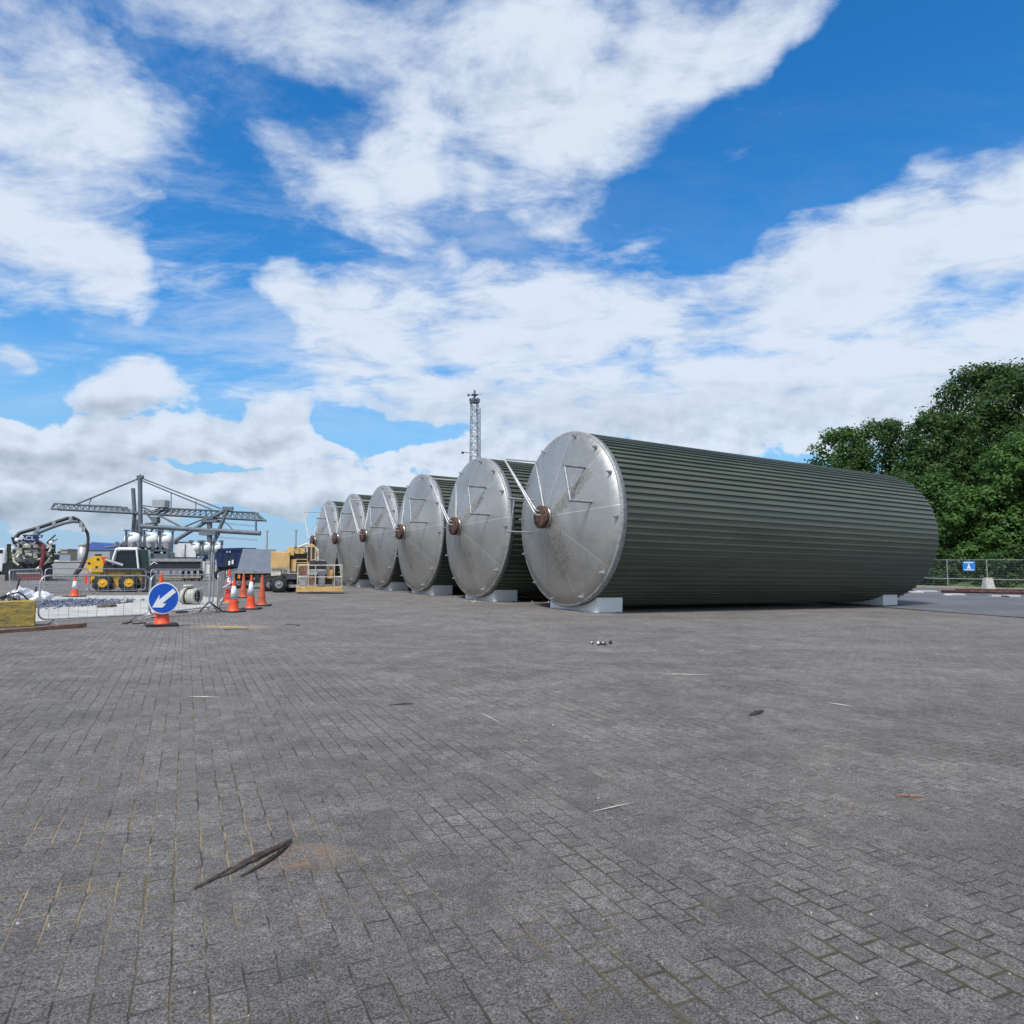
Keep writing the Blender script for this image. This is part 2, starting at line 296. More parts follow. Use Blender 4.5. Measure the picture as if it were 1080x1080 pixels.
# ---------------------------------------------------------------- mesh helpers
class MB:
    def __init__(s): s.v = []; s.f = []; s.sm = []
    def add(s, vs, fs, smooth=False):
        o = len(s.v); s.v += [tuple(p) for p in vs]; s.f += [tuple(i + o for i in f) for f in fs]; s.sm += [smooth] * len(fs); return s
    def box(s, x0, x1, y0, y1, z0, z1, M4=None, ch=0.0):
        if ch:
            bm = bmesh.new(); bmesh.ops.create_cube(bm, size=1)
            for q in bm.verts: q.co = ((x0 + x1) / 2 + q.co.x * (x1 - x0), (y0 + y1) / 2 + q.co.y * (y1 - y0), (z0 + z1) / 2 + q.co.z * (z1 - z0))
            bmesh.ops.bevel(bm, geom=bm.edges[:], offset=ch, segments=2, affect='EDGES', profile=.7)
            bm.verts.index_update(); vs = [q.co.copy() for q in bm.verts]; fs = [[q.index for q in f.verts] for f in bm.faces]; bm.free()
        else:
            vs = [Vector((x, y, z)) for z in (z0, z1) for y in (y0, y1) for x in (x0, x1)]
            fs = [(0, 2, 3, 1), (4, 5, 7, 6), (0, 1, 5, 4), (2, 6, 7, 3), (0, 4, 6, 2), (1, 3, 7, 5)]
        if M4: vs = [M4 @ p for p in vs]
        return s.add(vs, fs)
    def poly(s, pts, y0, y1):            # outline in x,z extruded along y
        n = len(pts); vs = [(x, y0, z) for x, z in pts] + [(x, y1, z) for x, z in pts]
        ar = sum(pts[i][0] * pts[(i + 1) % n][1] - pts[(i + 1) % n][0] * pts[i][1] for i in range(n))
        fs = [tuple(range(n)), tuple(range(2 * n - 1, n - 1, -1))] + [(i, i + n, (i + 1) % n + n, (i + 1) % n) for i in range(n)]
        if ar < 0: fs = [tuple(reversed(f)) for f in fs]
        return s.add(vs, fs)
    def tube(s, pts, r, n=8, cap=True):
        pts = [Vector(p) for p in pts]; rs = r if isinstance(r, (list, tuple)) else [r] * len(pts)
        rings = []; up = Vector((0, 0, 1))
        t0 = (pts[1] - pts[0]).normalized(); a = t0.cross(up if abs(t0.z) < .9 else Vector((1, 0, 0))).normalized()
        for i, p in enumerate(pts):
            t = ((pts[min(i + 1, len(pts) - 1)] - p).normalized() + (p - pts[max(i - 1, 0)]).normalized())
            if t.length < 1e-6: t = t0
            t.normalize(); a = (a - t * a.dot(t)).normalized(); b = t.cross(a)
            rings.append([p + (a * math.cos(2 * math.pi * k / n) + b * math.sin(2 * math.pi * k / n)) * rs[i] for k in range(n)])
        vs = [q for rg in rings for q in rg]; fs = []
        for i in range(len(pts) - 1):
            for k in range(n):
                fs.append((i * n + k, i * n + (k + 1) % n, (i + 1) * n + (k + 1) % n, (i + 1) * n + k))
        s.add(vs, fs, True)
        if cap: s.add(rings[0], [tuple(range(n - 1, -1, -1))]); s.add(rings[-1], [tuple(range(n))])
        return s
    def lathe(s, prof, n=24, axis='z', origin=(0, 0, 0), smooth=True):   # prof: (radius, height)
        vs = []; fs = []
        for (r, hgt) in prof:
            for k in range(n):
                a = 2 * math.pi * k / n; c, d = r * math.cos(a), r * math.sin(a)
                p = {'z': (c, d, hgt), 'x': (hgt, c, d), 'y': (d, hgt, c)}[axis]
                vs.append(tuple(p[i] + origin[i] for i in range(3)))
        for i in range(len(prof) - 1):
            for k in range(n): fs.append((i * n + k, i * n + (k + 1) % n, (i + 1) * n + (k + 1) % n, (i + 1) * n + k))
        fs.append(tuple(range(n - 1, -1, -1))); fs.append(tuple(range((len(prof) - 1) * n, len(prof) * n)))
        o = len(s.f); s.add(vs, fs, smooth); s.sm[-1] = s.sm[-2] = False
        return s
    def rock(s, c, r, seed):
        q = random.Random(seed); bm = bmesh.new(); bmesh.ops.create_icosphere(bm, subdivisions=1, radius=1)
        for v in bm.verts: v.co *= q.uniform(.65, 1.15)
        e = Euler((q.random() * 6, q.random() * 6, q.random() * 6)).to_matrix()
        sc = Vector((r * q.uniform(.7, 1.2), r * q.uniform(.7, 1.2), r * q.uniform(.5, .9)))
        vs = [Vector(c) + e @ Vector((v.co.x * sc.x, v.co.y * sc.y, v.co.z * sc.z)) for v in bm.verts]
        fs = [[v.index for v in f.verts] for f in bm.faces]; bm.free(); return s.add(vs, fs)
    def build(s, name, m, parent=None, label=None):
        me = bpy.data.meshes.new(name); me.from_pydata([tuple(p) for p in s.v], [], s.f); me.materials.append(M[m] if isinstance(m, str) else m)
        me.polygons.foreach_set('use_smooth', s.sm); me.update()
        o = bpy.data.objects.new(name, me); COL.objects.link(o)
        if parent: o.parent = parent
        if label: o['label'] = label
        return o
def tag(o, label, cat, group=None, kind=None):
    if label: o['label'] = label
    if cat: o['category'] = cat
    if group: o['group'] = group
    if kind: o['kind'] = kind
    return o
def thing(name, label, cat, loc, rz=0, group=None):
    o = bpy.data.objects.new(name, None); COL.objects.link(o); o.location = loc; o.rotation_euler = (0, 0, rz); o.empty_display_size = .2
    return tag(o, label, cat, group)
def kids(o): return [c for c in COL.objects if c.parent is o]
def copy_tree(o, parent=None):
    c = o.copy(); COL.objects.link(c); c.parent = parent
    for k in kids(o): copy_tree(k, c)
    return c
def strut(a, b): return (Vector(a), Vector(b))
class Spot:
    """a spot on the ground with image-right / up scales, for dimensioning things from measurements"""
    def __init__(s, px, py, Y=None, yaw=0.0):
        if Y is None: s.p = G(px, py)
        else:
            q = atY(px, py, Y); s.p = Vector((q.x, q.y, gz(q.x, q.y)))
        s.px, s.py = px, py
        ph = math.atan2(s.p.x, s.p.y); s.rz = -ph + yaw
        s.mx = s.p.y * math.cos(ph) / F; s.mz = s.p.y / F
        s.base_py = HOR + (CH - s.p.z) * F / s.p.y
    def X(s, px): return (px - s.px) * s.mx
    def Z(s, py): return (s.base_py - py) * s.mz

# ---------------------------------------------------------------- ground
def m_ground():
    m = bpy.data.materials.new('block_paving'); m.use_nodes = True; N = NT(m.node_tree); b = N.n['Principled BSDF']
    v0 = N.new('ShaderNodeTexCoord').outputs['Object']
    wn = N.new('ShaderNodeTexNoise'); N.put(wn.inputs['Vector'], v0); wn.inputs['Scale'].default_value = 4.5; wn.inputs['Detail'].default_value = 3
    wn2 = N.new('ShaderNodeTexNoise'); N.put(wn2.inputs['Vector'], v0); wn2.inputs['Scale'].default_value = 22; wn2.inputs['Detail'].default_value = 3
    v = N.vmath('ADD', v0, N.vmath('MULTIPLY', N.vmath('SUBTRACT', wn.outputs['Color'], (.5, .5, .5)), (.022, .022, 0)))
    v = N.vmath('ADD', v, N.vmath('MULTIPLY', N.vmath('SUBTRACT', wn2.outputs['Color'], (.5, .5, .5)), (.010, .010, 0)))
    rot = N.mapping(v, rot=(0, 0, R_(-(90 + 25.5))))        # rows run away from the camera to the left
    def brick(mort, sm):
        br = N.new('ShaderNodeTexBrick'); N.put(br.inputs['Vector'], rot); br.offset = .5; br.offset_frequency = 2; br.squash = 1
        br.inputs['Scale'].default_value = 1; br.inputs['Mortar Size'].default_value = mort; br.inputs['Mortar Smooth'].default_value = sm
        br.inputs['Brick Width'].default_value = .168; br.inputs['Row Height'].default_value = .116; br.inputs['Bias'].default_value = 0
        br.inputs['Color1'].default_value = (0, 0, 0, 1); br.inputs['Color2'].default_value = (1, 1, 1, 1); br.inputs['Mortar'].default_value = (.5, .5, .5, 1)
        return br
    bA = brick(.005, .5); bB = brick(.012, .9)
    big = N.noise(v0, .22, 6, .6); mid = N.noise(v0, .9, 6, .6); med = N.noise(v0, 3.2, 6, .65)
    grit = N.noise(v0, 105, 5, .85); grit2 = N.noise(v0, 240, 3, .8); gritm = N.noise(v0, 24, 6, .75)
    gm_ = G(900, 1010); wide = N.math('MAXIMUM', N.ramp(N.noise(v0, .8, 5, .65), .52, .64), N.math('MULTIPLY', N.ramp(N.vmath('LENGTH', N.mapping(v0, (gm_.x, gm_.y, 0), (0, 0, 0), (1.6, .8, 50), 'TEXTURE')), 1.2, .5), N.ramp(N.noise(v0, 2.2, 5, .65), .42, .55)))          # zones of worn, open joints
    fac = N.mix(wide, bA.outputs['Fac'], bB.outputs['Fac'])
    weak = N.math('MULTIPLY', N.ramp(N.noise(v0, 1.7, 6, .7), .38, .58, .1, 1.0), N.ramp(N.noise(v0, 9, 4, .7), .35, .55, .45, 1.0))  # joints that vanish under dirt
    joint = N.math('MULTIPLY', fac, weak)
    # stone colour
    c = N.mix(bA.outputs['Color'], (.104, .104, .108), (.158, .157, .159))
    c = N.mix(.3, c, (.132, .131, .134))
    c = N.mix(1.0, c, N.mix(N.ramp(big, .3, .7), (.88, .88, .89, 1), (1.12, 1.11, 1.1, 1)), 'MULTIPLY')
    c = N.mix(1.0, c, N.mix(N.ramp(mid, .3, .7), (.88, .88, .88, 1), (1.12, 1.11, 1.1, 1)), 'MULTIPLY')
    c = N.mix(1.0, c, N.mix(N.ramp(med, .3, .7), (.85, .85, .85, 1), (1.14, 1.14, 1.14, 1)), 'MULTIPLY')
    c = N.mix(1.0, c, N.mix(N.ramp(grit, .42, .6, smooth=False), (.30, .30, .30, 1), (1.72, 1.71, 1.70, 1)), 'MULTIPLY')
    c = N.mix(1.0, c, N.mix(N.ramp(gritm, .36, .64, smooth=False), (.72, .72, .72, 1), (1.28, 1.28, 1.28, 1)), 'MULTIPLY')
    c = N.mix(N.ramp(grit2, .56, .66, 0, .6), c, (.40, .40, .40))
    c = N.mix(N.ramp(N.noise(v0, 55, 3, .6), .69, .73, 0, .7), c, (.36, .35, .33))
    # joints: dark, sandy and mossy stretches
    jn = N.noise(v0, .55, 5, .6); jn2 = N.noise(v0, 5, 5, .6)
    sandy = N.math('MULTIPLY', N.ramp(jn, .44, .6), N.ramp(jn2, .35, .6))
    p1 = G(250, 885); p2 = G(110, 930)
    ns = N.ramp(N.vmath('LENGTH', N.mapping(v0, (p1.x - .5, p1.y - .3, 0), (0, 0, 0), (1.9, 1.1, 50), 'TEXTURE')), 1.15, .35, 0, .8)
    sandy = N.math('MAXIMUM', N.math('MULTIPLY', sandy, .55), N.math('MULTIPLY', ns, N.ramp(jn2, .38, .55)))
    jc = N.mix(sandy, (.04, .039, .036), (.36, .28, .17))
    jc = N.mix(N.math('MULTIPLY', wide, N.ramp(jn2, .35, .6, .3, .95)), jc, (.07, .066, .035))
    c = N.mix(N.ramp(joint, .05, .6, 0, .95), c, jc)
    moss = N.math('MULTIPLY', wide, N.ramp(N.noise(v0, 3.6, 8, .72), .5, .64, 0, .7)); c = N.mix(N.math('MULTIPLY', moss, N.ramp(fac, 0, .3, .35, 1)), c, (.105, .095, .06))
    tyre = N.noise(N.mapping(v0, rot=(0, 0, -.95), sc=(.06, 1.6, 1)), 1.3, 6, .6); c = N.mix(N.ramp(tyre, .56, .66, 0, .22), c, (.06, .06, .062))
    chip = N.noise(v0, 14, 6, .8); c = N.mix(N.ramp(chip, .64, .7, 0, .4), c, (.07, .068, .062))
    # rusty brown sand by the split timber, pale sand streak by the cones
    g1 = G(318, 905); g2 = G(245, 661); g3 = G(96, 940)
    for g, sc, col, am, th in ((g1, (.26, .2, 50), (.25, .15, .085), .6, .45), (g3, (.22, .16, 50), (.22, .16, .07), .5, .55), (g2, (.95, .5, 50), (.42, .28, .12), .85, .42)):
        mk = N.math('MULTIPLY', N.ramp(N.vmath('LENGTH', N.mapping(v0, (g.x, g.y, 0), (0, 0, 0), sc, 'TEXTURE')), 1.2, .1), N.ramp(N.noise(v0, 7 if sc[0] < .5 else 2.5, 7, .7), th - .08, th + .17))
        c = N.mix(N.math('MULTIPLY', mk, am), c, col)
    dk = N.noise(N.mapping(v0, rot=(0, 0, .5), sc=(.35, 1, 1)), .45, 8, .72)
    c = N.mix(N.ramp(dk, .56, .76, 0, .4), c, (.055, .055, .06))
    c = N.mix(1.0, c, (1.27, 1.2, 1.11, 1), 'MULTIPLY')
    N.l.new(c, b.inputs['Base Color'])
    N.l.new(N.ramp(med, .3, .7, .72, .92), b.inputs['Roughness']); b.inputs['Specular IOR Level'].default_value = .3
    h = N.math('SUBTRACT', N.math('MULTIPLY', bA.outputs['Color'], .16), N.math('MULTIPLY', joint, 1.0))
    h = N.math('ADD', h, N.math('ADD', N.math('MULTIPLY', grit, 1.3), N.math('MULTIPLY', gritm, 1.1)))
    n1_ = N.bump(h, .9, .010)
    N.l.new(N.bump(med, .25, .05, n1_), b.inputs['Normal'])
    return m
M['ground'] = m_ground()
M['asphalt'] = mat('road_asphalt', (.105, .11, .122), .85, 0, .2, .6, bump=.3, bscale=60)
M['slab'] = mat('dusty_concrete', (.40, .39, .36), .9, 0, .22, 1.2, bump=.2, dirt=(.2, .19, .18), dirt_amt=.3)
M['verge'] = mat('dusty_gravel_verge', (.27, .21, .15), .95, 0, .35, 2.5, bump=.4)
def sheet(name, pts, m, lift, kind='structure'):
    mb = MB(); mb.add([(x, y, gz(x, y) + lift) for x, y in pts], [tuple(range(len(pts)))]); o = mb.build(name, m)
    if o.data.polygons[0].normal.z < 0: o.data.flip_normals()
    o['kind'] = kind; return o
def along(s_, c_): return (AX[0] * s_ - AX[1] * c_, AX[1] * s_ + AX[0] * c_)
gm = MB()
for (sa, sb) in ((-3500, FOLD), (FOLD, 4000)):
    q = [along(sa, -3500), along(sb, -3500), along(sb, 3500), along(sa, 3500)]
    gm.v += [(x, y, SL * min(FOLD, s_)) for (x, y), s_ in zip(q, (sa, sb, sb, sa))]
gm.v = gm.v[:4] + gm.v[5:7]; gm.f = [(0, 1, 2, 3), (1, 4, 5, 2)]; gm.sm = [False, False]
gm.build('ground', 'ground')['kind'] = 'structure'
def grid_sheet(name, q4, m, lift, n=30):
    a, b, c, d = [Vector((p[0], p[1])) for p in q4]; mb = MB()
    for j in range(n + 1):
        for i in range(n + 1):
            p = a.lerp(b, i / n).lerp(d.lerp(c, i / n), j / n); mb.v.append((p.x, p.y, gz(p.x, p.y) + lift))
    mb.f = [(j * (n + 1) + i, j * (n + 1) + i + 1, (j + 1) * (n + 1) + i + 1, (j + 1) * (n + 1) + i) for j in range(n) for i in range(n)]; mb.sm = [False] * len(mb.f)
    o = mb.build(name, m); o['kind'] = 'structure'
    if o.data.polygons[0].normal.z < 0: o.data.flip_normals()
    return o
# road along the right with a shallow kerb lip
ra, rb = G(1080, 652), G(940, 641.5)
dr = (rb - ra).normalized(); ra2 = ra - dr * 14; rb2 = rb + dr * 30
perp = Vector((-dr.y, dr.x, 0)); perp = perp if perp.x > 0 else -perp
fa, fb = G(1000, 620), G(1080, 622.5)
fd = (fb - fa); fd.z = 0; fd.normalize()
fL = fa - fd * 60; fR = fa + fd * 40
grid_sheet('road', [(ra2.x, ra2.y), (fR.x, fR.y - 6), (fL.x, fL.y), (rb2.x, rb2.y)], 'asphalt', .02)
kb = MB()
for i in range(34):
    a = ra2 + (rb2 - ra2) * (i / 34); b_ = ra2 + (rb2 - ra2) * ((i + .98) / 34)
    j = rnd.uniform(.025, .045)
    q = [a - perp * .1, b_ - perp * .1, b_ + perp * .04, a + perp * .04]
    kb.add([(p.x, p.y, gz(p.x, p.y) - .02) for p in q] + [(p.x, p.y, gz(p.x, p.y) + j) for p in q], [(4, 5, 6, 7), (0, 1, 5, 4), (1, 2, 6, 5), (2, 3, 7, 6), (3, 0, 4, 7)])
kb.build('kerb', 'asphalt_chunk')['kind'] = 'structure'
# gravel verge under the fence and grass behind it
nrm = Vector((-fd.y, fd.x, 0)); nrm = nrm if nrm.y > 0 else -nrm
v1 = fL - nrm * 1.6; v2 = fR - nrm * 1.6
grid_sheet('verge', [(v1.x, v1.y), (v2.x, v2.y), (fR.x + nrm.x * 2, fR.y + nrm.y * 2), (fL.x + nrm.x * 2, fL.y + nrm.y * 2)], 'verge', .03)
M['grass'] = mat('bank_grass', (.07, .11, .035), .95, 0, .5, 1.5, bump=.8, bscale=8)
bk = MB(); N_ = 40; rows = [(1.2, .0), (4, .5), (10, 2.2), (18, 4.0), (40, 6.5), (90, 7)]
for r_, (dn, hh) in enumerate(rows):
    for i in range(N_ + 1):
        p = fL + (fR - fL) * (i / N_) * 1.3 + nrm * dn
        bk.v.append((p.x, p.y, gz(p.x, p.y) - .05 * (r_ == 0) + hh * (1 + .15 * math.sin(i * 1.3 + r_))))
for r_ in range(len(rows) - 1):
    for i in range(N_): k = r_ * (N_ + 1) + i; bk.f.append((k, k + 1, k + N_ + 2, k + N_ + 1)); bk.sm.append(True)
bk.build('grass_bank', 'grass')['kind'] = 'structure'
# pale dusty concrete of the dug-up work area
sl = [G(38, 655.5), G(158, 649), G(228, 641), G(236, 631), G(200, 627.5), G(60, 628.5), G(20, 634)]
sheet('dusty_work_area', [(p.x, p.y) for p in sl], 'slab', .006)

# ---------------------------------------------------------------- tanks
TR, TL, TZ = 3.067, 18.14, .165
TC = Vector((1.888, 24.18, 0)); PIT = [0, 7.13, 6.64, 6.16, 6.08, 6.14]
AV = Vector((AX[0], AX[1], 0)); BV = Vector((-AX[1], AX[0], 0))
NR = 84
def ring_profile():
    pts = []
    for k in range(NR):
        a = 2 * math.pi * k / NR; d = 2 * math.pi / NR
        for fr, rr in ((0, TR - .05), (.58, TR - .045), (.61, TR + .012), (.84, TR + .012), (.87, TR - .05)):
            pts.append((a + fr * d, rr))
    return pts
def make_tank():
    t = thing('storage_tank', '', 'tank', (0, 0, 0))
    CZ = TZ + TR
    pr = ring_profile(); n = len(pr); s = MB()
    xs = [.2, TL * .33, TL * .66, TL]
    vs = [(x, r * math.cos(a), CZ + r * math.sin(a)) for x in xs for a, r in pr]
    fs = [(i * n + k, (i + 1) * n + k, (i + 1) * n + (k + 1) % n, i * n + (k + 1) % n) for i in range(3) for k in range(n)]
    s.add(vs, fs); s.sm = [False] * len(s.f)
    s.build('cladding', 'shell', t)
    e = MB(); e.lathe([(TR - .06, TL - .2), (TR - .05, TL + .02), (TR * .7, TL + .25), (.3, TL + .4)], 72, 'x', (0, 0, CZ)); e.build('far_end_plate', 'shell', t)
    c = MB(); DEP = .86
    prof = [(TR - .01, .0), (TR - .02, -.03)] + [(TR - .02 - (TR - .35) * q, -.03 - DEP * q) for q in (.15, .35, .6, .8, 1.0)]
    c.lathe(prof, 96, 'x', (0, 0, CZ)); cone = c.build('end_cone', 'cap', t)
    rm = MB(); rm.lathe([(TR - .08, .21), (TR + .015, .205), (TR + .015, .10), (TR + .035, .09), (TR + .035, -.02), (TR - .02, -.034)], 96, 'x', (0, 0, CZ)); rm.build('rim', 'rim_steel', t)
    nz = MB(); nz.lathe([(.36, -.8), (.36, -.9), (.38, -.89), (.38, -.97)], 28, 'x', (0, 0, CZ)); noz = nz.build('nozzle', 'stain_steel', t)
    fl = MB(); fl.lathe([(.40, -.98), (.40, -1.05), (.34, -1.055)], 28, 'x', (0, 0, CZ))
    fl.lathe([(.40, -1.07), (.40, -1.13), (.2, -1.135)], 28, 'x', (0, 0, CZ))
    for k in range(12):
        a = k * math.pi / 6; y, z = .34 * math.cos(a), CZ + .34 * math.sin(a)
        fl.tube([(-.93, y, z), (-1.18, y, z)], .025, 6)
    fl.build('flange', 'rust', noz)
    z0 = CZ
    fr = MB(); fr.tube([(-1.1, -.02, z0 + .05), (-1.3, -.04, z0 + .06), (-1.36, .02, z0 + .16), (-1.26, 2.3, 5.48), (-1.2, 2.36, 5.55), (-1.1, 2.36, 5.56), (.1, 2.22, 5.56), (.2, 2.2, 5.5), (.24, 2.2, 5.2)], .034, 8); fr.build('feed_pipe', 'pipe_white', t)
    fr = MB(); fr.tube([(-1.1, .05, z0 + .2), (-1.24, .06, z0 + .22), (-1.27, .2, z0 + .36), (-1.24, 2.2, 5.38)], .035, 8); fr.build('feed_pipe', 'galv', t)
    fr = MB(); fr.tube([(-.9, .1, z0 + .3), (-.88, .2, z0 + .5), (.02, 2.16, 5.48)], .03, 8); fr.build('feed_pipe', 'pipe_white', t)
    def bracket(y0, z_0, y1, z_1, out):
        b = MB()
        def surf(y, z): rr = math.hypot(y, z - CZ); return -.03 - DEP * (TR - rr) / (TR - .35)
        x0, x1 = surf(y0, z_0), surf(y1, z_1)
        b.tube([(x0 + .02, y0, z_0), (x0 - out, y0, z_0)], .05, 6); b.tube([(x1 + .02, y1, z_1), (x1 - out, y1, z_1)], .05, 6)
        b.tube([(x0 - out + .06, y0, z_0), (x1 - out + .06, y1, z_1)], .042, 6)
        b.build('bracket', 'steel', t)
    bracket(-1.5, CZ + 1.62, -1.95, CZ + .42, .9)
    for k, ang in enumerate((78, 52, 28, -2, -40, -68, -103, -128, 118, 150, 178, 205)):
        a = R_(ang); yy = -math.cos(a) * (TR - .14); z = CZ + math.sin(a) * (TR - .14)
        l = MB(); l.box(-.17, -.03, yy - .05, yy + .05, z - .04, z + .04, ch=.01); l.tube([(-.17, yy, z), (-.24, yy, z)], .03, 6)
        l.build('lug', 'lgrey' if k in (4, 5, 8) else 'steel', t)
    return t
def make_cradle(mirror=False):
    t = thing('tank_cradle', '', 'cradle', (0, 0, 0))
    CZ = TZ + TR; H = .5; pts = []
    ys = 1.42; lim = math.sqrt(max(0, (TR + .02) ** 2 - (CZ - H) ** 2))
    pts = [(-ys, 0.0), (-ys, H), (-min(lim, ys - .01), H)]
    for i in range(1, 12):
        y = -lim + 2 * lim * i / 12; pts.append((y, CZ - math.sqrt((TR + .02) ** 2 - y * y)))
    pts += [(lim, H), (ys, H), (ys, 0.0)]
    mb = MB(); mb.poly(pts, 0, 1.1)          # outline in x,z; rotate so x->y
    mb.v = [(y, x, z) for x, y, z in mb.v]; mb.f = [tuple(reversed(f)) for f in mb.f]
    mb.build('body', 'white_paint', t)
    for x in (.12, .85):
        b = MB(); b.box(x, x + .12, -ys - .02, -ys + .1, -.02, .02); b.build('foot_pad', 'steel', t)
    return t
TLAB = ['dark green ribbed tank nearest the camera, longest side in full view', 'tank with heavily green stained steel end, second from the nearest',
 'tank third from the nearest, its steel end mostly clean grey', 'tank fourth from the nearest, half hidden in the row', 'tank fifth from the nearest, second smallest looking in the row', 'smallest looking farthest tank, behind the beige boom lift']
tank0 = make_tank(); cr0 = make_cradle()
s_ = 0; k0 = None
ordn = ['first', 'second', 'third', 'fourth', 'fifth', 'sixth']
for i in range(6):
    s_ += PIT[i]; p = TC + BV * s_; p.z = gz(p.x, p.y)
    t = tank0 if i == 0 else copy_tree(tank0)
    t.location = p; t.rotation_euler = (0, .02, AL)
    tag(t, TLAB[i], 'tank', 'ribbed storage tanks lying side by side')
    for j, xl in enumerate((.28, TL - 1.7)):
        c = cr0 if (i == 0 and j == 0) else copy_tree(cr0)
        q = p + AV * xl; q.z = gz(q.x, q.y); c.location = q; c.rotation_euler = (0, .02, AL)
        if j == 0: lb = 'white cradle block under the round steel end of the %s' % ['nearest tank', 'second nearest tank', 'third nearest tank', 'fourth nearest tank', 'fifth nearest tank', 'farthest tank'][i]
        else: lb = 'white cradle block under the far end of the %s' % ['nearest tank, by the road', 'second nearest tank', 'third nearest tank', 'fourth nearest tank', 'fifth nearest tank', 'farthest tank'][i]
        tag(c, lb, 'cradle', 'white cradle blocks carrying the tanks')
# extra bracket that only the nearest tank shows on its far flank
b = MB(); CZ = TZ + TR
b.tube([(-.2, 1.5, CZ + .75), (-1.55, 1.5, CZ + .75)], .035, 6); b.tube([(-.2, 1.75, CZ - .45), (-1.5, 1.75, CZ - .45)], .035, 6); b.tube([(-1.3, 1.5, CZ + .75), (-1.28, 1.75, CZ - .45)], .03, 6)
b.build('bracket', 'galv', tank0)

# ---------------------------------------------------------------- lattice light mast behind the tanks
def lattice(mb, p0, p1, w0, w1, n, r, br, nrm=None):
    """square lattice between two points"""
    p0, p1 = Vector(p0), Vector(p1); t = (p1 - p0).normalized()
    a = t.cross(Vector((0, 0, 1)) if abs(t.z) < .9 else Vector((0, 1, 0))).normalized(); b = t.cross(a)
    C = []
    for i in range(n + 1):
        w_ = w0 + (w1 - w0) * i / n; c = p0 + (p1 - p0) * (i / n)
        C.append([c + (a * sa + b * sb) * w_ / 2 for sa, sb in ((-1, -1), (1, -1), (1, 1), (-1, 1))])
    for k in range(4): mb.tube([q[k] for q in (C[0], C[-1])], r, 5)
    for i in range(n):
        for k in range(4):
            k2 = (k + 1) % 4
            mb.tube([C[i][k], C[i][k2]], br, 4, False)
            mb.tube([C[i][k if i % 2 else k2], C[i + 1][k2 if i % 2 else k]], br, 4, False)
Ym = 78; pm = atY(500, 560, Ym); base = Vector((pm.x, Ym, gz(pm.x, Ym))); top = atY(501, 425, Ym).z - base.z
mt = thing('light_mast', 'tall galvanised lattice mast rising behind the second tank', 'mast', base, .3)
mb = MB(); lattice(mb, (0, 0, 0), (0, 0, top), 1.15, .72, 26, .06, .035); mb.build('lattice', 'mast', mt)
mb = MB(); mb.box(-.5, .5, -.5, .5, top, top + .08); mb.tube([(0, 0, top), (0, 0, top + 1.5)], .12, 8); mb.box(-.35, .35, -.35, .35, top + .9, top + 1.0)
for a in range(6):
    c, s = math.cos(a * 1.05), math.sin(a * 1.05); mb.box(c * .5 - .12, c * .5 + .12, s * .5 - .12, s * .5 + .12, top + .15, top + .5)
    mb.tube([(0, 0, top + .5), (c * .5, s * .5, top + .3)], .03, 4)
mb.tube([(-.8, 0, top + .9), (.9, 0, top + 1.05)], .03, 5); mb.box(-.85, -.6, -.1, .1, top + .75, top + 1.0); mb.build('lamp_head', 'crane', mt)
mb = MB(); lattice(mb, (.62, 0, 0), (.55, 0, top * .97), .3, .25, 40, .025, .015); mb.build('ladder', 'mast', mt)
mb = MB(); zq = atY(500, 478, Ym).z - base.z; mb.tube([(-.4, 0, zq), (-1.35, 0, zq + .05)], .04, 5); mb.box(-1.5, -1.25, -.12, .12, zq - .12, zq + .1); mb.build('side_lamp', 'black', mt)

# ---------------------------------------------------------------- harbour crane, about 190 m off
Yc = 190.0
def cp_(px, py, dy=0): return atY(px, py, Yc + dy)
cb = cp_(150, 590); cr = thing('harbour_crane', 'large grey blue ship-to-shore crane with long lattice boom on the skyline', 'crane', (cb.x, Yc, gz(cb.x, Yc)))
o0 = Vector(cr.location)
def L_(px, py, dy=0): return cp_(px, py, dy) - o0
def seg(name, segs, r, n=6, m='crane'):
    mb = MB(); r *= .78
    for s in segs: mb.tube(s, r, n)
    mb.build(name, m, cr)
seg('pylon', [[L_(147.6, 503), L_(148.5, 596)]], .75)
seg('pylon', [[L_(140.3, 515, 6), L_(142, 542, 6)], [L_(142, 542, 6), L_(138, 596, 6)], [L_(141.5, 542, 6), L_(147, 541)]], .7)
seg('pylon', [[L_(146, 548), L_(140, 596, 3)]], .6)
mb = MB(); mb.box(-.8, .8, -.5, .5, -.4, .4, Matrix.Translation(L_(148, 503))); mb.tube([L_(148, 503), L_(148, 500)], .15, 5); mb.build('pylon_head', 'crane', cr)
def truss(name, a0, a1, b0, b1, n, dep):
    """boom: two side trusses between a top chord (a0-a1) and a bottom chord (b0-b1)"""
    mb = MB()
    for dy in (0, dep):
        off = Vector((0, dy, 0)); A0, A1, B0, B1 = (p + off for p in (a0, a1, b0, b1))
        mb.tube([A0, A1], .2, 5); mb.tube([B0, B1], .32, 5)
        for i in range(n):
            p = B0 + (B1 - B0) * (i / n); q = A0 + (A1 - A0) * ((i + .5) / n); r = B0 + (B1 - B0) * ((i + 1) / n)
            mb.tube([p, q], .12, 4); mb.tube([q, r], .12, 4)
    for i in range(0, n + 1, 2):
        p = B0 + (B1 - B0) * (i / n); mb.tube([p, p - Vector((0, dep, 0))], .15, 4)
    mb.build(name, 'crane', cr)
truss('boom', L_(57.5, 531), L_(128, 534.5), L_(54, 536.5), L_(141, 541), 13, 3)
seg('boom_end', [[L_(128, 534.5), L_(140, 541)], [L_(57.5, 531), L_(54, 536.5)]], .25)
